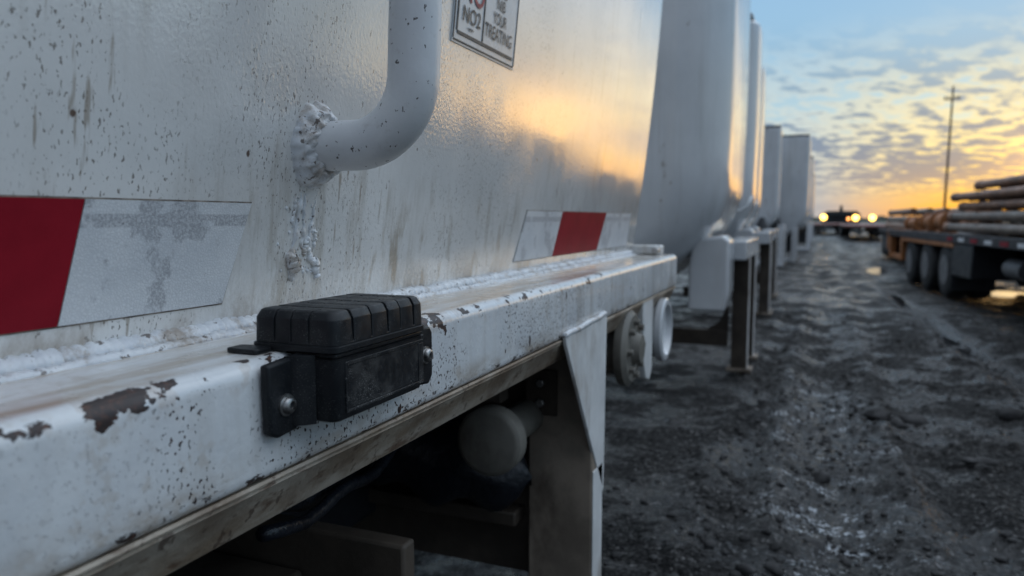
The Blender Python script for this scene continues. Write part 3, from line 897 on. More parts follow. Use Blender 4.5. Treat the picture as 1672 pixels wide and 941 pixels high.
far_tank(9.30, 10.5, -.05, 'third white tank of the row with a rounded top corner', rc=.45, railx=-.49, ztop=3.62)
far_tank(11.7, 13.0, -.16, 'fourth white tank of the row, mostly hidden behind the third', rc=.45, railx=-.43, ztop=3.56)
far_tank(20.6, 22.0, -.27, 'fifth white tank of the row on a skid frame, overlapping a wider one', False, rc=.13, skid=True, ztop=3.62, railx=-.52)
far_tank(22.5, 24.3, .42, 'sixth white tank of the row, flat topped, standing out furthest from the line', False, rc=.13, skid=True, ztop=3.56, railx=-.95)
far_tank(31.0, 33.0, .46, 'seventh white tank, a thin sliver beyond the flat topped one', False, rc=.3, skid=True, ztop=3.6, railx=-.7)
far_tank(43.0, 46.0, .49, 'farthest white tank, low sliver at the end of the row', False, rc=.3, skid=True, ztop=3.6, railx=-.7)

# ------------------------------------------------------------------ tracker box
bx = thing('tracker_box', (-.59, .845, .998), 'black ribbed plastic tracker box bolted to the chipped white rail', 'tracker box')
BX0, BX1, BY0, BY1 = -.662, -.532, .733, .958
def rrect(x0, x1, y0, y1, r, n=5):
    out = []
    for cxp, cyp, st in ((x1-r, y1-r, 0), (x0+r, y1-r, 1), (x0+r, y0+r, 2), (x1-r, y0+r, 3)):
        for i in range(n+1):
            a = PI/2*(st + i/n); out.append((cxp + r*math.cos(a), cyp + r*math.sin(a)))
    return out
def stack(mb, layers, n=5):
    """layers: (z, inset, r) of a rounded rectangle"""
    vs = []; k = None
    for z, ins, rr in layers:
        p = rrect(BX0+ins, BX1-ins, BY0+ins, BY1-ins, rr, n); k = len(p)
        vs += [(a, b, z) for a, b in p]
    fs = []
    for q in range(len(layers)-1):
        for i in range(k):
            j = (i+1) % k
            fs.append((q*k+i, q*k+j, (q+1)*k+j, (q+1)*k+i))
    fs.append(tuple(range(k-1, -1, -1))); fs.append(tuple(range((len(layers)-1)*k, len(layers)*k)))
    return mb.add(vs, fs)
# base: a body hanging in front of the rail, with a shelf lying on top of the ledge
mb = MB()
def base_layer(z, ins, x0):
    return [(a, b, z) for a, b in rrect(x0, BX1-ins, BY0+ins, BY1-ins, .012, 5)]
LB = [(.998, .010), (1.001, .005), (1.006, .003), (1.078, .0015), (1.0785, .0)]
vs = []; k = None
for z, ins in LB:
    p = base_layer(z, ins, -.5965); k = len(p); vs += p
fs = []
for q in range(len(LB)-1):
    for i in range(k):
        j = (i+1) % k; fs.append((q*k+i, q*k+j, (q+1)*k+j, (q+1)*k+i))
fs.append(tuple(range(k-1, -1, -1))); fs.append(tuple(range((len(LB)-1)*k, len(LB)*k)))
mb.add(vs, fs)
base = mb.build('base', M['base'], bx, smooth='auto', angle=35)
mb = MB(); stack(mb, [(1.0855, .001, .013), (1.087, -.001, .014), (1.0935, -.001, .014), (1.0945, .001, .013)])
mb.build('seal_rim', M['base'], bx, smooth='auto', angle=35)
mb = MB(); stack(mb, [(1.0788, .0035, .013), (1.0853, .0035, .013)])
MBs = mb
# (the shelf sits between rim and ledge only over the front body; the ledge itself carries the rest)
MB().box(-.5970, BX1-.004, BY0+.006, BY1-.006, 1.0787, 1.0853).build('shelf', M['base'], bx, bevel=.002)
# raised frame on the front panel, so that the panel reads as recessed
fr = MB(); X = BX1-.0025; T = .0016
fr.box(X, X+T, BY0+.030, BY1-.008, 1.068, 1.073); fr.box(X, X+T, BY0+.030, BY1-.008, 1.008, 1.012)
fr.box(X, X+T, BY1-.022, BY1-.008, 1.0122, 1.0678); fr.box(X, X+T, BY0+.022, BY0+.0298, 1.008, 1.073)
fr.build('panel_frame', M['panel'], base, bevel=.0006)
# label plate in the recess
MB().box(X-.001, X+.0008, BY0+.0305, BY1-.0225, 1.0125, 1.0675).build('panel_plate', M['panel'], base, bevel=.0003)
# rib at the foot of the near end and mounting flanges
MB().prism([(.674, 1.079), (.735, 1.0835), (.735, .996), (.722, .9915), (.690, .9885), (.676, .996)], 'x', -.5975, -.584).build('mounting_flange', M['base'], bx, bevel=.004, seg=3)
MB().prism([(.957, 1.086), (1.008, 1.083), (1.016, 1.073), (1.016, 1.004), (1.004, .992), (.957, .998)], 'x', -.5975, -.553).build('mounting_flange', M['base'], bx, bevel=.004, seg=3)
MB().prism([(-.592, .7345), (-.592, .712), (-.5805, .716), (-.571, .7235), (-.563, .7345)], 'z', .9975, 1.0835).build('corner_rib', M['base'], bx, smooth='auto', angle=60)
def bolt(x, yv, z):
    o = MB().lathe((x, yv, z), (1, 0, 0), [(0, .0135), (.0022, .0135), (.0026, .0105), (.006, .0103), (.0088, .0088), (.0102, .0062), (.0102, .0050), (.0065, .0046)], n=28).build('bolt', M['bolt'], bx, smooth='auto', angle=30)
    MB().cyl((x+.0063, yv, z), (x+.0070, yv, z), .0044, n=6).build('socket', M['black'], o)
bolt(-.584, .704, 1.0265); bolt(-.553, .992, 1.040)
# side tab lying on the ledge
mb = MB(); mb.prism(rrect(-.674, -.625, .702, .7325, .006, 4), 'z', 1.0846, 1.0905)
mb.build('side_tab', M['base'], bx, bevel=.0015)
# lid with chamfered shoulders, grooves cut in a staggered paving pattern
mb = MB()
stack(mb, [(1.0945, .0015, .013), (1.1260, .0025, .0125), (1.1350, .0075, .010), (1.1368, .0110, .008)], n=5)
lid_tmp = mb.build('lid_tmp', M['lid'], None, org=Vector((0,0,0)))
cut = MB()
def groove_y(yc, w, d):
    """a groove across the lid at yc: bars over the top, front and back"""
    a, b = yc-w/2, yc+w/2
    poly = [(BX1+.01, 1.097), (BX1+.01, 1.15), (BX0-.01, 1.15), (BX0-.01, 1.097), (BX0+.0030+d*.6, 1.097), (BX0+.0035+d, 1.1250), (BX0+.0095+d*.5, 1.1356-d), (BX1-.0095-d*.5, 1.1356-d), (BX1-.0035-d, 1.1250), (BX1-.0030-d*.6, 1.097)]
    cut.prism(poly, 'y', a, b)
def groove_x(xc, w, d):
    a, b = xc-w/2, xc+w/2
    poly = [(BY0-.01, 1.097), (BY0-.01, 1.15), (BY0+.028, 1.15), (BY0+.028, 1.1355-d), (BY0+.0095+d*.5, 1.1356-d), (BY0+.0035+d, 1.1250), (BY0+.0030+d*.6, 1.097)]
    cut.prism(poly, 'x', a, b)
cutters = []
def flush(tag_):
    global cut
    o = cut.build('cut_tmp', M['lid'], None, org=Vector((0,0,0))); cutters.append(o); cut = MB()
for yc, w, d in ((.7735, .0055, .0030), (.816, .0030, .0020), (.8555, .0055, .0030), (.888, .0022, .0015), (.9245, .0055, .0030)):
    groove_y(yc, w, d); flush('y')
for xc, w, d in ((-.624, .0042, .0024), (-.599, .0030, .0018), (-.572, .0042, .0024)):
    groove_x(xc, w, d); flush('x')
for (xc, a, b) in ((-.606, .776, .853), (-.578, .776, .853), (-.632, .776, .853), (-.592, .858, .922), (-.620, .858, .922), (-.566, .858, .922), (-.606, .927, .949), (-.578, .927, .949)):
    cut.box(xc-.0014, xc+.0014, a, b, 1.1335, 1.15); flush('t')
for c in cutters:
    md = lid_tmp.modifiers.new('cut', 'BOOLEAN'); md.operation = 'DIFFERENCE'; md.solver = 'EXACT'; md.object = c
dg = bpy.context.evaluated_depsgraph_get()
me = bpy.data.meshes.new_from_object(lid_tmp.evaluated_get(dg))
for c in cutters + [lid_tmp]: bpy.data.objects.remove(c)
me.name = 'lid'
lorg = Vector(bx.location)
for v in me.vertices: v.co -= lorg
lid = bpy.data.objects.new('lid', me); col.objects.link(lid); lid.parent = bx
me.polygons.foreach_set('use_smooth', [True]*len(me.polygons)); me.set_sharp_from_angle(angle=math.radians(40))
b = lid.modifiers.new('bevel', 'BEVEL'); b.width = .0009; b.segments = 2; b.limit_method = 'ANGLE'; b.angle_limit = math.radians(25)

# ------------------------------------------------------------------ flatbed trailers and pipes on the right
def flatbed(x0, x1, y0, y1, zd, label, side, deck_z=1.0, rear_orange=True, wheels=(13.4, 14.7, 16.0), wr=.443, detail=True):
    t = thing('flatbed_trailer', ((x0+x1)/2, (y0+y1)/2, 0), label, 'flatbed trailer', 'flatbed trailers in the yard')
    MB().box(x0+.04, x1-.04, y0, y1, zd-.12, zd).build('deck', M[side], t, bevel=.01)
    # side rail with tie-down slots and red/white blocks
    rl = MB().box(x0-.02, x0+.038, y0, y1, zd-.115, zd+.02).build('side_rail', M[side], t, bevel=.01)
    if detail:
        k = 0; yy = y0 + .3
        while yy < wheels[0] - .3:
            MB().box(x0-.026, x0-.0215, yy, yy+.30, zd-.085, zd-.03).build('reflector', M['tr'] if k % 2 else M['tw'], rl)
            yy += .62; k += 1
    for xb in (x0+.75, x1-.75):
        MB().box(xb-.06, xb+.06, y0+.02, y1-.1, zd-.55, zd-.125).build('chassis_beam', M['black'], t, bevel=.01)
    for yy in wheels:
        for side_x, s in ((x0+.02, 1), (x1-.02, -1)):
            tp = [(0, wr*.52), (0, wr*.72), (.015, wr*.86), (.03, wr*.95), (.06, wr), (.24, wr), (.27, wr*.95), (.285, wr*.86), (.29, wr*.6)]
            w = MB().lathe((side_x, yy, wr+.004), (s, 0, 0), tp, n=40).build('wheel', M['rubber'], t, smooth='auto', angle=40)
            MB().lathe((side_x-.002*s, yy, wr+.004), (s, 0, 0), [(0, wr*.14), (.004, wr*.20), (.03, wr*.24), (.05, wr*.44), (.012, wr*.50), (.001, wr*.535)], n=30).build('rim', M['rim'], w, smooth='auto', angle=40)
            inner = MB().lathe((side_x+.33*s, yy, wr+.004), (s, 0, 0), tp, n=32).build('wheel', M['rubber'], t, smooth='auto', angle=40)
        MB().cyl((x0+.2, yy, wr), (x1-.2, yy, wr), .065, n=14).build('axle', M['black'], t, smooth='auto')
    if rear_orange:
        MB().box(x0-.01, x1, y1+.002, y1+.16, zd-.42, zd+.02).build('rear_bumper', M['orange'], t, bevel=.012)
        for yy in (wheels[-1]+.62, y1-.20):
            MB().box(x0+.0, x0+.12, yy, yy+.16, zd-.58, zd-.122).build('rear_post', M['orange'], t, bevel=.012)
        MB().box(x0+.02, x0+.10, wheels[-1]+.79, y1-.21, zd-.58, zd-.48).build('rear_frame', M['orange'], t, bevel=.012)
        MB().box(x0-.01, x0+.10, wheels[0]-.6, wheels[-1]+.70, zd-.19, zd-.122).build('fender_bar', M['orange'], t, bevel=.012)
    if detail:
        MB().box(x0+.0, x0+.55, wheels[0]-1.55, wheels[0]-.55, .40, zd-.13).build('toolbox', M['black'], t, bevel=.02)
        MB().box(x0+.01, x0+.60, wheels[0]-.52, wheels[0]-.50, .16, zd-.13).build('mud_flap', M['black'], t, bevel=.004)
        for yy in (9.6, 8.7):
            MB().box(x0+.25, x0+.37, yy, yy+.12, .15, zd-.13).build('landing_leg', M['rim'], t, bevel=.01)
        MB().box(x0+.1, x1-.1, 9.0, 9.1, .34, .44).build('cross_bar', M['rim'], t, bevel=.01)
        MB().cyl((x0+.25, 10.4, .62), (x0+.25, 11.0, .62), .13, n=20).build('air_tank', M['rim'], t, smooth='auto', angle=40)
    return t
flatbed(1.86, 4.35, 3.2, 18.0, 1.0, 'loaded flatbed trailer at right with orange rear frame and three wheels', 'deckblk')

ORD = ['first', 'second', 'third', 'fourth', 'fifth', 'sixth', 'seventh', 'eighth']
LAY = ['bottom', 'second', 'third', 'fourth', 'top']
def pipe_obj(x, z, y0, y1, r, mat, label, group, hollow=True):
    o = thing('steel_pipe', (x, (y0+y1)/2, z-r), label, 'pipe', group)
    prof = [(0, r*.82), (0, r), (y1-y0, r), (y1-y0, r*.82), (y1-y0-.5, r*.80)]
    MB().lathe((x, y0, z), (0, 1, 0), prof, n=20).build('pipe_wall', M[mat], o, smooth='auto', angle=40)
    MB().lathe((x, y1-.24, z), (0, 1, 0), [(0, r*1.02), (.01, r*1.16), (.20, r*1.16), (.215, r*1.02)], n=20).build('coupling', M['pipe'], o, smooth='auto', angle=40)
    return o
layers = [(0, .068, 13.9, 'pipe', 1.95), (0, .066, 13.7, 'pipegrey', 1.96), (0, .056, 13.2, 'pipe', 1.98), (0, .058, 13.5, 'pipegrey', 1.94), (0, .057, 12.5, 'pipe', 2.0)]
zc = 1.022
for li, (_, r, yend, mat, xs) in enumerate(layers):
    # dunnage under this layer
    for k, yd in enumerate((8.2, 12.2)):
        tag(MB().box(1.93, 4.25, yd-.05, yd+.05, zc+.001, zc+.011).build('dunnage_timber', M['timber'], None, bevel=.003, org=Vector((3.05, yd, zc))),
            f'{["nearer", "farther"][k]} timber spacer under the {LAY[li]} layer of pipes on the loaded flatbed', 'timber', 'timber spacers between pipe layers')
    zc += .012
    for i in range(8):
        x = xs + r + i*(2*r*1.17 + .03)
        ye = yend - random.uniform(0, .5)*(i > 0)
        pipe_obj(x, zc + r*1.16, 3.4, ye, r, mat if (i + li) % 3 else ('pipe' if mat != 'pipe' else 'pipegrey'),
                 f'{ORD[i]} pipe from the roadway in the {LAY[li]} layer on the loaded flatbed', 'steel pipes on the loaded flatbed')
    zc += 2*r*1.16
# short orange flanged spools standing on the tail of the deck
def spool(x, y, L, r, label):
    o = thing('pipe_spool', (x, y, 1.002), label, 'pipe spool', 'orange pipe spools on the flatbed tail')
    r *= 1.15; z = 1.002 + r*1.34
    MB().lathe((x, y-L/2, z), (0, 1, 0), [(.30, r*.66), (.0, r*.70), (0, r*1.34), (.07, r*1.34), (.075, r), (L-.075, r), (L-.07, r*1.34), (L, r*1.34), (L, r*.70), (L-.3, r*.66)], n=32).build('spool_body', M['orange'], o, smooth='auto', angle=35)
    MB().box(x-r*.9, x+r*.9, y-.12, y+.12, 1.003, 1.06).build('saddle', M['orange'], o, bevel=.01)
spool(2.14, 14.5, .8, .125, 'orange flanged pipe spool on the flatbed tail nearest the wheels')
spool(2.16, 15.5, .7, .115, 'middle orange flanged pipe spool on the flatbed tail')
spool(2.16, 16.9, .9, .095, 'orange flanged pipe spool on the flatbed tail nearest the rear bumper')
spool(2.80, 15.1, .9, .135, 'orange flanged pipe spool set further in behind the wheelside one')

# the whole rig stands slightly askew to the lane
PIV = Vector((1.86, 13.3, 0)); ROT = math.radians(5)
for o in [o for o in col.objects if o.parent is None and (o.get('group') in ('steel pipes on the loaded flatbed', 'timber spacers between pipe layers', 'orange pipe spools on the flatbed tail') or o.name.startswith('flatbed_trailer'))]:
    d = Vector(o.location) - PIV
    o.location = PIV + Matrix.Rotation(ROT, 3, 'Z') @ d
    o.rotation_euler.z = ROT

# second load of pipes beyond, on its own trailer
flatbed(2.05, 4.6, 20.6, 29.6, .92, 'second flatbed trailer with grey pipes, beyond the loaded one', 'deckblk', rear_orange=False, wheels=(25.6, 26.9, 28.2), detail=False)
zc = .922
for li in range(3):
    for i in range(6):
        r = .085
        pipe_obj(2.12 + r + i*(2*r*1.17 + .16), zc + r*1.17, 20.9, 28.0 - li*.5, r, 'pipegrey' if (i+li) % 2 else 'pipe',
                 f'{ORD[i]} pipe from the roadway in the {["bottom", "middle", "top"][li]} layer on the second flatbed', 'steel pipes on the second flatbed')
    zc += 2*r*1.17 + .004
flatbed(1.5, 4.1, 46, 62, .86, 'empty reddish flatbed trailer standing far down the yard', 'redbed', rear_orange=False, wr=.36, wheels=(57.5, 58.8, 60.1), detail=False)
flatbed(-.4, 2.1, 62, 73, .84, 'farthest reddish flatbed trailer, low beneath the leftmost work light', 'redbed', rear_orange=False, wr=.36, wheels=(69.0, 70.3), detail=False)
flatbed(4.4, 6.9, 40, 48, .95, 'far dark red flatbed trailer half hidden behind the pipe loads', 'redbed', rear_orange=False, wheels=(44.5, 45.8, 47.1), detail=False)

# ------------------------------------------------------------------ background
pole = thing('utility_pole', (6.2, 45, 0), 'tall dark utility pole with one short crossarm against the sunset', 'utility pole')
MB().cyl((6.14, 45, 0), (6.28, 45, 8.1), .07, .045, n=14).build('pole_shaft', M['pole'], pole, smooth='auto')
arm = MB().box(5.86, 6.62, 44.89, 44.94, 7.40, 7.46).build('crossarm', M['pole'], pole, bevel=.01)
for xx in (5.92, 6.08, 6.42, 6.56):
    MB().lathe((xx, 44.915, 7.461), (0, 0, 1), [(0, .02), (.05, .025), (.06, .05), (.10, .05), (.13, .02)], n=10).build('insulator', M['rim'], arm, smooth='auto')

shed = thing('yard_shed', (3.0, 122, 0), 'low dark shed with a roof vent on the horizon between the lights', 'shed')
MB().box(.6, 5.6, 119, 127, 0, 1.75).build('wall', M['shed'], shed)
roof = MB().prism([(.3, 1.752), (5.9, 1.752), (5.2, 2.35), (1.3, 2.35)], 'y', 118.6, 127.4).build('roof', M['shed'], shed)
MB().cyl((3.2, 121, 2.35), (3.2, 121, 3.2), .28, .16, n=10).build('roof_vent', M['shed'], roof)
MB().box(2.0, 3.4, 118.93, 118.998, 0, 1.6).build('door', M['black'], shed)

def work_light(x, y, zl, label, amber=False):
    t = thing('work_light', (x, y, 0), label, 'work light', 'lit work lights along the horizon')
    MB().box(x-.35, x+.35, y-.2, y+.3, 0, .14).build('base', M['black'], t, bevel=.02)
    MB().cyl((x, y+.05, .141), (x, y+.05, zl-.25), .05, n=10).build('post', M['rim'], t, smooth='auto')
    hd = MB().lathe((x, y+.22, zl), (0, -1, 0), [(0, .18), (.05, .26), (.20, .29), (.215, .29)], n=20).build('lamp_housing', M['black'], t, smooth='auto', angle=40)
    MB().lathe((x, y+.004, zl), (0, -1, 0), [(0, .27), (.02, .27), (.035, .22)], n=20).build('lens', M['lamp'], hd, smooth='auto')
    return t
work_light(.52, 75, 1.36, 'leftmost lit yellow work light, alone beside the end of the tank row')
work_light(3.22, 75, 1.31, 'middle lit yellow work light, beside a small amber marker')
work_light(4.62, 75, 1.31, 'rightmost lit yellow work light, close to the stacked grey pipes')
mk = thing('marker_light', (2.62, 75, 0), 'small amber marker light left of the middle work light', 'marker light')
MB().cyl((2.62, 75, 0), (2.62, 75, 1.10), .04, n=8).build('post', M['rim'], mk, smooth='auto')
MB().lathe((2.62, 75, 1.101), (0, 0, 1), [(0, .10), (.18, .13), (.24, .05)], n=14).build('lens', M['amber'], mk, smooth='auto')

# low scrub and berm along the horizon
mb = MB(); N = 220
vs = []; fs = []
for i in range(N+1):
    xx = -260 + 620*i/N; hgt = 1.6 + 2.2*mnoise.noise(Vector((xx*.035, 3, 0))) + 1.0*mnoise.noise(Vector((xx*.21, 8, 0)))
    hgt = max(.5, hgt)
    vs += [(xx, 300, -.2), (xx, 305, hgt), (xx, 320, hgt*.8), (xx, 330, -.2)]
for i in range(N):
    for j in range(3): fs.append((i*4+j, i*4+4+j, i*4+5+j, i*4+1+j))
tag(mb.add(vs, fs).build('hill', simple('far_berm_scrub', (.05, .055, .045), .9, 0, .3, .3, .3, .5, .3, .1), None), kind='structure')

# ------------------------------------------------------------------ ground
def graded(a, b, c, d, step_in, grow):
    """dense between b and c, growing to a and d"""
    out = list(np.arange(b, c+step_in*.5, step_in))
    s = step_in; v = out[-1]
    while v < d: s *= grow; v += s; out.append(v)
    s = step_in; v = out[0]; pre = []
    while v > a: s *= grow; v -= s; pre.append(v)
    return np.array(pre[::-1] + out)
gx = graded(-400, -1.5, 2.1, 500, .016, 1.065)
gy = graded(-60, 2.1, 9.0, 900, .018, 1.022)
GX, GY = np.meshgrid(gx, gy)
def ground_h(X, Y):
    near_f = sstep(60, 6, Y)
    h = (fbm(X*.55+3, Y*.45+9, 3)-.5)*.06
    h += (fbm(X*2.1, Y*1.1, 4)-.5)*(.008 + .037*sstep(11, 5, Y))*near_f
    lump = fbm(X*7+1, Y*6+2, 4, .55)
    fine_f = sstep(16, 7, Y)          # only where the sheet is fine enough to carry it
    h += np.maximum(lump-.50, 0)*.12*fine_f
    h += (fbm(X*34, Y*30, 3, .6)-.5)*.026*fine_f
    # tyre ruts running down the lane
    wob = (vnoise(Y*.35+2, Y*0+5.5)-.5)*.5
    for xc, dep, wd in ((.12, .055, .17), (1.42, .06, .20), (.62, .025, .10), (-.30, .02, .10)):
        if xc == 1.42: xc = np.interp(Y, [0, 7.3, 9.4, 14.3, 21.6, 30], [1.9, 1.65, 1.41, 1.22, 1.46, 2.6])
        d = (X - xc - wob*.8)/wd
        h += (-dep*np.exp(-d*d) + dep*.55*np.exp(-((np.abs(d)-1.7)/.6)**2))*sstep(2.2, 3.6, Y)*near_f*(.35 + .65*sstep(13, 6, Y))
    # scoured holes that fill with water
    for px, py, rx, ry, dp in PUD:
        q = ((X-px)/rx)**2 + ((Y-py)/ry)**2
        h -= dp*np.exp(-q)
    # keep it low under tanks and trailers
    k = sstep(-.35, -.75, X)
    h = h*(1-.65*k) - .012
    return h - .02
PUD = [(3.0, 15.2, .9, 1.1, .06), (1.40, 9.6, .10, 1.6, .04), (1.24, 13.2, .12, 1.4, .05), (1.5, 21.0, .5, 1.8, .06)]
Z = ground_h(GX, GY)
Z = np.where(GY > 8, np.minimum(Z, .02), Z)
flat = sstep(40, 120, np.maximum(np.abs(GX), np.abs(GY)))
Z = Z*(1-flat) - .02*flat
ny_, nx_ = GX.shape
me = bpy.data.meshes.new('ground')
verts = np.stack([GX, GY, Z], -1).reshape(-1, 3)
idx = np.arange(ny_*nx_).reshape(ny_, nx_)
quads = np.stack([idx[:-1,:-1], idx[:-1,1:], idx[1:,1:], idx[1:,:-1]], -1).reshape(-1, 4)
me.vertices.add(len(verts)); me.vertices.foreach_set('co', verts.astype(np.float32).ravel())
me.loops.add(quads.size); me.loops.foreach_set('vertex_index', quads.astype(np.int32).ravel())
me.polygons.add(len(quads)); me.polygons.foreach_set('loop_start', np.arange(0, quads.size, 4, dtype=np.int32))
me.polygons.foreach_set('use_smooth', np.ones(len(quads), dtype=bool))
me.update(); me.validate(); me.materials.append(M['mud'])
go = bpy.data.objects.new('ground', me); col.objects.link(go); tag(go, kind='structure')

# water sheets, each lying in its own hollow
for px, py, rx, ry, dp in PUD:
    n = 40; z = float(ground_h(np.array([px]), np.array([py]))[0]) + dp*.36
    vs = [(px + rx*1.6*math.cos(2*PI*i/n), py + ry*1.6*math.sin(2*PI*i/n), z) for i in range(n)]
    tag(MB().add(vs, [tuple(range(n))]).build('puddle', M['water'], None), kind='structure')

# loose clods and stones
mb = MB()
ico_v = []; 
bmi = bmesh.new(); bmesh.ops.create_icosphere(bmi, subdivisions=2, radius=1)
ico_v = [v.co.copy() for v in bmi.verts]; ico_f = [tuple(v.index for v in f.verts) for f in bmi.faces]; bmi.free()
rnd = random.Random(5)
cl = []
for i in range(4200):
    if i < 3400:
        yv = 2.3 + rnd.random()**1.6*9; xv = rnd.uniform(-.9, 2.2) + (yv-3)*.05
    else:
        yv = rnd.uniform(2.4, 6.5); xv = .12 + rnd.gauss(0, .35)
    s = .005 + .012*rnd.random()**3 + (.018*rnd.random() if rnd.random() < .04 else 0)
    cl.append((xv, yv, s))
cl += [(.40, 5.1, .06), (.50, 5.0, .05), (.62, 5.25, .065), (.02, 3.1, .05), (.06, 3.95, .045), (.85, 4.4, .07), (.55, 2.85, .045), (-.10, 2.75, .035), (1.2, 5.6, .08)]
hz_ = ground_h(np.array([c[0] for c in cl]), np.array([c[1] for c in cl]))
for (xv, yv, s), z in zip(cl, hz_):
    sx, sy, sz = s*rnd.uniform(.8, 1.4), s*rnd.uniform(.8, 1.4), s*rnd.uniform(.4, .75)
    a = rnd.uniform(0, 6.3); ca, sa = math.cos(a), math.sin(a); off = rnd.uniform(0, 50)
    vs = []
    for v in ico_v:
        k = 1 + .6*mnoise.noise(v*1.5 + Vector((off, 0, 0)))
        X, Y, ZZ = v.x*sx*k, v.y*sy*k, v.z*sz*k
        vs.append((xv + X*ca - Y*sa, yv + X*sa + Y*ca, z + sz*.35 + ZZ))
    mb.add(vs, ico_f)
clo = mb.build('mud_clods', M['clod'], None, smooth=True)
tag(clo, 'loose dark mud clods and stones scattered over the wet yard', 'clods', kind='stuff')

# ------------------------------------------------------------------ sky, sun
SUN_AZ = math.radians(19.5)      # to the right of +Y
SUN_EL = math.radians(2.0)
world = bpy.data.worlds.new('World'); scene.world = world; world.use_nodes = True
wt = NT(world.node_tree); bg = world.node_tree.nodes['Background']
D = wt.vmath('NORMALIZE', wt.node('ShaderNodeTexCoord').outputs['Generated'])
dx, dy, dz = wt.sep(D)
sky = wt.node('ShaderNodeTexSky', sky_type='NISHITA'); sky.sun_disc = False
sky.sun_elevation = SUN_EL; sky.sun_rotation = SUN_AZ
sky.altitude = 100; sky.air_density = 1.0; sky.dust_density = 1.5; sky.ozone_density = 1.5
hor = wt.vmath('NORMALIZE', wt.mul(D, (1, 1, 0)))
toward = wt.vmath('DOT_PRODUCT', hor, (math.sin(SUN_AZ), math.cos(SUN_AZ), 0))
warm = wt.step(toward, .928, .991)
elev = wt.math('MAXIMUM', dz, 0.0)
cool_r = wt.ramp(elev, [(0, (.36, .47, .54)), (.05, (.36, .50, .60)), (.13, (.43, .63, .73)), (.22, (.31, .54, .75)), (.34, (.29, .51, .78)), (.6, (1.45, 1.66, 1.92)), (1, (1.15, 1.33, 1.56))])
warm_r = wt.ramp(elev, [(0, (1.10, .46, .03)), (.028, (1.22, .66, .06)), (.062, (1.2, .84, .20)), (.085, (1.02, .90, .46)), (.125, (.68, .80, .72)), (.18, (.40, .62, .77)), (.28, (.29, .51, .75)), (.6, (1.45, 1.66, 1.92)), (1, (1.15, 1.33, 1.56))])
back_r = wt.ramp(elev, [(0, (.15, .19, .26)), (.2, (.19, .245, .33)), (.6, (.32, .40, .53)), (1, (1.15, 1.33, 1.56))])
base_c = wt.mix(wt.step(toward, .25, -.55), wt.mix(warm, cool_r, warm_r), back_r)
# altocumulus on a plane overhead
inv = wt.math('DIVIDE', 1.0, wt.math('ADD', elev, .075))
cp_ = wt.vmath('MULTIPLY', D, (1, 1, 0))
scl = wt.node('ShaderNodeVectorMath', operation='SCALE'); wt.link(cp_, scl.inputs[0]); wt.link(inv, scl.inputs['Scale'])
CP = scl.outputs['Vector']
rot = wt.node('ShaderNodeVectorRotate', rotation_type='Z_AXIS'); wt.link(CP, rot.inputs['Vector']); rot.inputs['Angle'].default_value = math.radians(24)
CPr = wt.mul(rot.outputs['Vector'], (1.0, .62, 1))
big = wt.noise(CPr, .55, 3, .5)
nzs = wt.noise(CPr, 6.8, 7, .56, .25)
cm = wt.math('ADD', wt.math('MULTIPLY', big, .55), wt.math('MULTIPLY', nzs, .75))
dens = wt.step(cm, .585, .70)
fade = wt.math('MULTIPLY', wt.step(elev, .015, .05), wt.step(elev, .25, .10))
side = wt.step(toward, .84, .945, .35, 1.0)
mask = wt.math('MULTIPLY', wt.math('MULTIPLY', dens, fade), wt.math('MULTIPLY', side, .92))
cloud_c = wt.mix(warm, wt.ramp(elev, [(0, (.16, .25, .37)), (.1, (.14, .235, .37)), (.3, (.22, .38, .54))]), wt.ramp(elev, [(0, (.62, .36, .14)), (.03, (.42, .34, .26)), (.065, (.23, .27, .33)), (.14, (.21, .29, .39)), (.3, (.30, .45, .58))]))
lit = wt.math('MULTIPLY', wt.math('MULTIPLY', wt.step(cm, .50, .58), wt.step(cm, .72, .62)), wt.math('MULTIPLY', fade, .55))
lit_c = wt.mix(warm, (.72, .74, .66), (1.16, .86, .30))
skyc = wt.mix(lit, base_c, lit_c)
skyc = wt.mix(mask, skyc, cloud_c)
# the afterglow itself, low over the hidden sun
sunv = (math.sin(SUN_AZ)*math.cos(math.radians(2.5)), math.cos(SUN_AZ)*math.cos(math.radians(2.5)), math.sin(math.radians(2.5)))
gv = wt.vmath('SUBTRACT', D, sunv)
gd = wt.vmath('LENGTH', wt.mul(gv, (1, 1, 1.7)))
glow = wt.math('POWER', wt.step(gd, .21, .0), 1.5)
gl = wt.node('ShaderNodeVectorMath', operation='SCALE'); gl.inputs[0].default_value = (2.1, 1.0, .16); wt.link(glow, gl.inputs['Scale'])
skyc = wt.vmath('ADD', skyc, gl.outputs['Vector'])
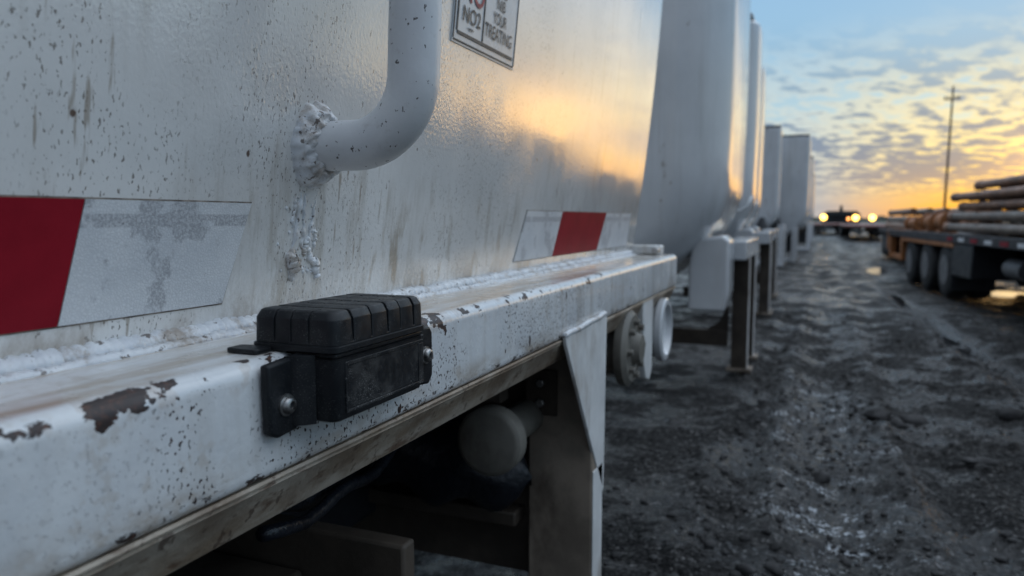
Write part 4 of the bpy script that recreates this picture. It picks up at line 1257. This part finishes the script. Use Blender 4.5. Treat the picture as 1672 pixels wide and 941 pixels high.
# bank of blue cloud low on the left of the sun
bank = wt.math('MULTIPLY', wt.math('MULTIPLY', wt.step(elev, .0, .012), wt.step(elev, .085, .03)), wt.step(wt.noise(wt.mul(CP, (.5, .3, 0)), 1.4, 5, .55), .42, .58))
skyc = wt.mix(wt.math('MULTIPLY', bank, wt.math('SUBTRACT', .55, wt.math('MULTIPLY', warm, .42))), skyc, wt.mix(warm, (.28, .38, .48), (.60, .45, .26)))
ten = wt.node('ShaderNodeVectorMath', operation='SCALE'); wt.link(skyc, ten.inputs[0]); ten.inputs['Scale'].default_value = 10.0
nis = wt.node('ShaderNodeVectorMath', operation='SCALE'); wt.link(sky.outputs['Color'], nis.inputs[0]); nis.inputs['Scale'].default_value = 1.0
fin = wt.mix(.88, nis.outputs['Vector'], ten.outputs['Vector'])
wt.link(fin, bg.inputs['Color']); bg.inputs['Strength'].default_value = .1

sl = bpy.data.lights.new('sun', 'SUN'); sl.energy = .1; sl.angle = math.radians(30); sl.color = (1.0, .70, .40)
so = bpy.data.objects.new('sun', sl); col.objects.link(so)
sd = Vector((math.sin(SUN_AZ)*math.cos(SUN_EL), math.cos(SUN_AZ)*math.cos(SUN_EL), math.sin(SUN_EL)))
so.rotation_euler = (-sd).to_track_quat('-Z', 'Y').to_euler()
so.location = (10, 20, 12)

# ------------------------------------------------------------------ camera
cam = bpy.data.cameras.new('camera'); co = bpy.data.objects.new('camera', cam); col.objects.link(co)
f_px = 1207.0; cam.sensor_width = 36.0; cam.lens = 36.0*f_px/1672.0
pit = math.radians(5.372); yaw = math.radians(22.372)
co.location = (0, 0, H)
fw = Vector((-math.sin(yaw)*math.cos(pit), math.cos(yaw)*math.cos(pit), -math.sin(pit)))
co.rotation_euler = fw.to_track_quat('-Z', 'Y').to_euler()
cam.clip_start = .02; cam.clip_end = 3000
cam.dof.use_dof = True; cam.dof.focus_distance = 1.15; cam.dof.aperture_fstop = cam.lens/7.5
scene.camera = co

scene.render.engine = 'CYCLES'
scene.cycles.use_denoising = True
try: scene.cycles.denoiser = 'OPENIMAGEDENOISE'
except Exception: pass
scene.cycles.max_bounces = 8
scene.cycles.sample_clamp_indirect = 6
scene.view_settings.view_transform = 'Standard'
scene.view_settings.look = 'None'
scene.view_settings.exposure = .15
scene.view_settings.gamma = 1
scene.view_settings.use_curve_mapping = False
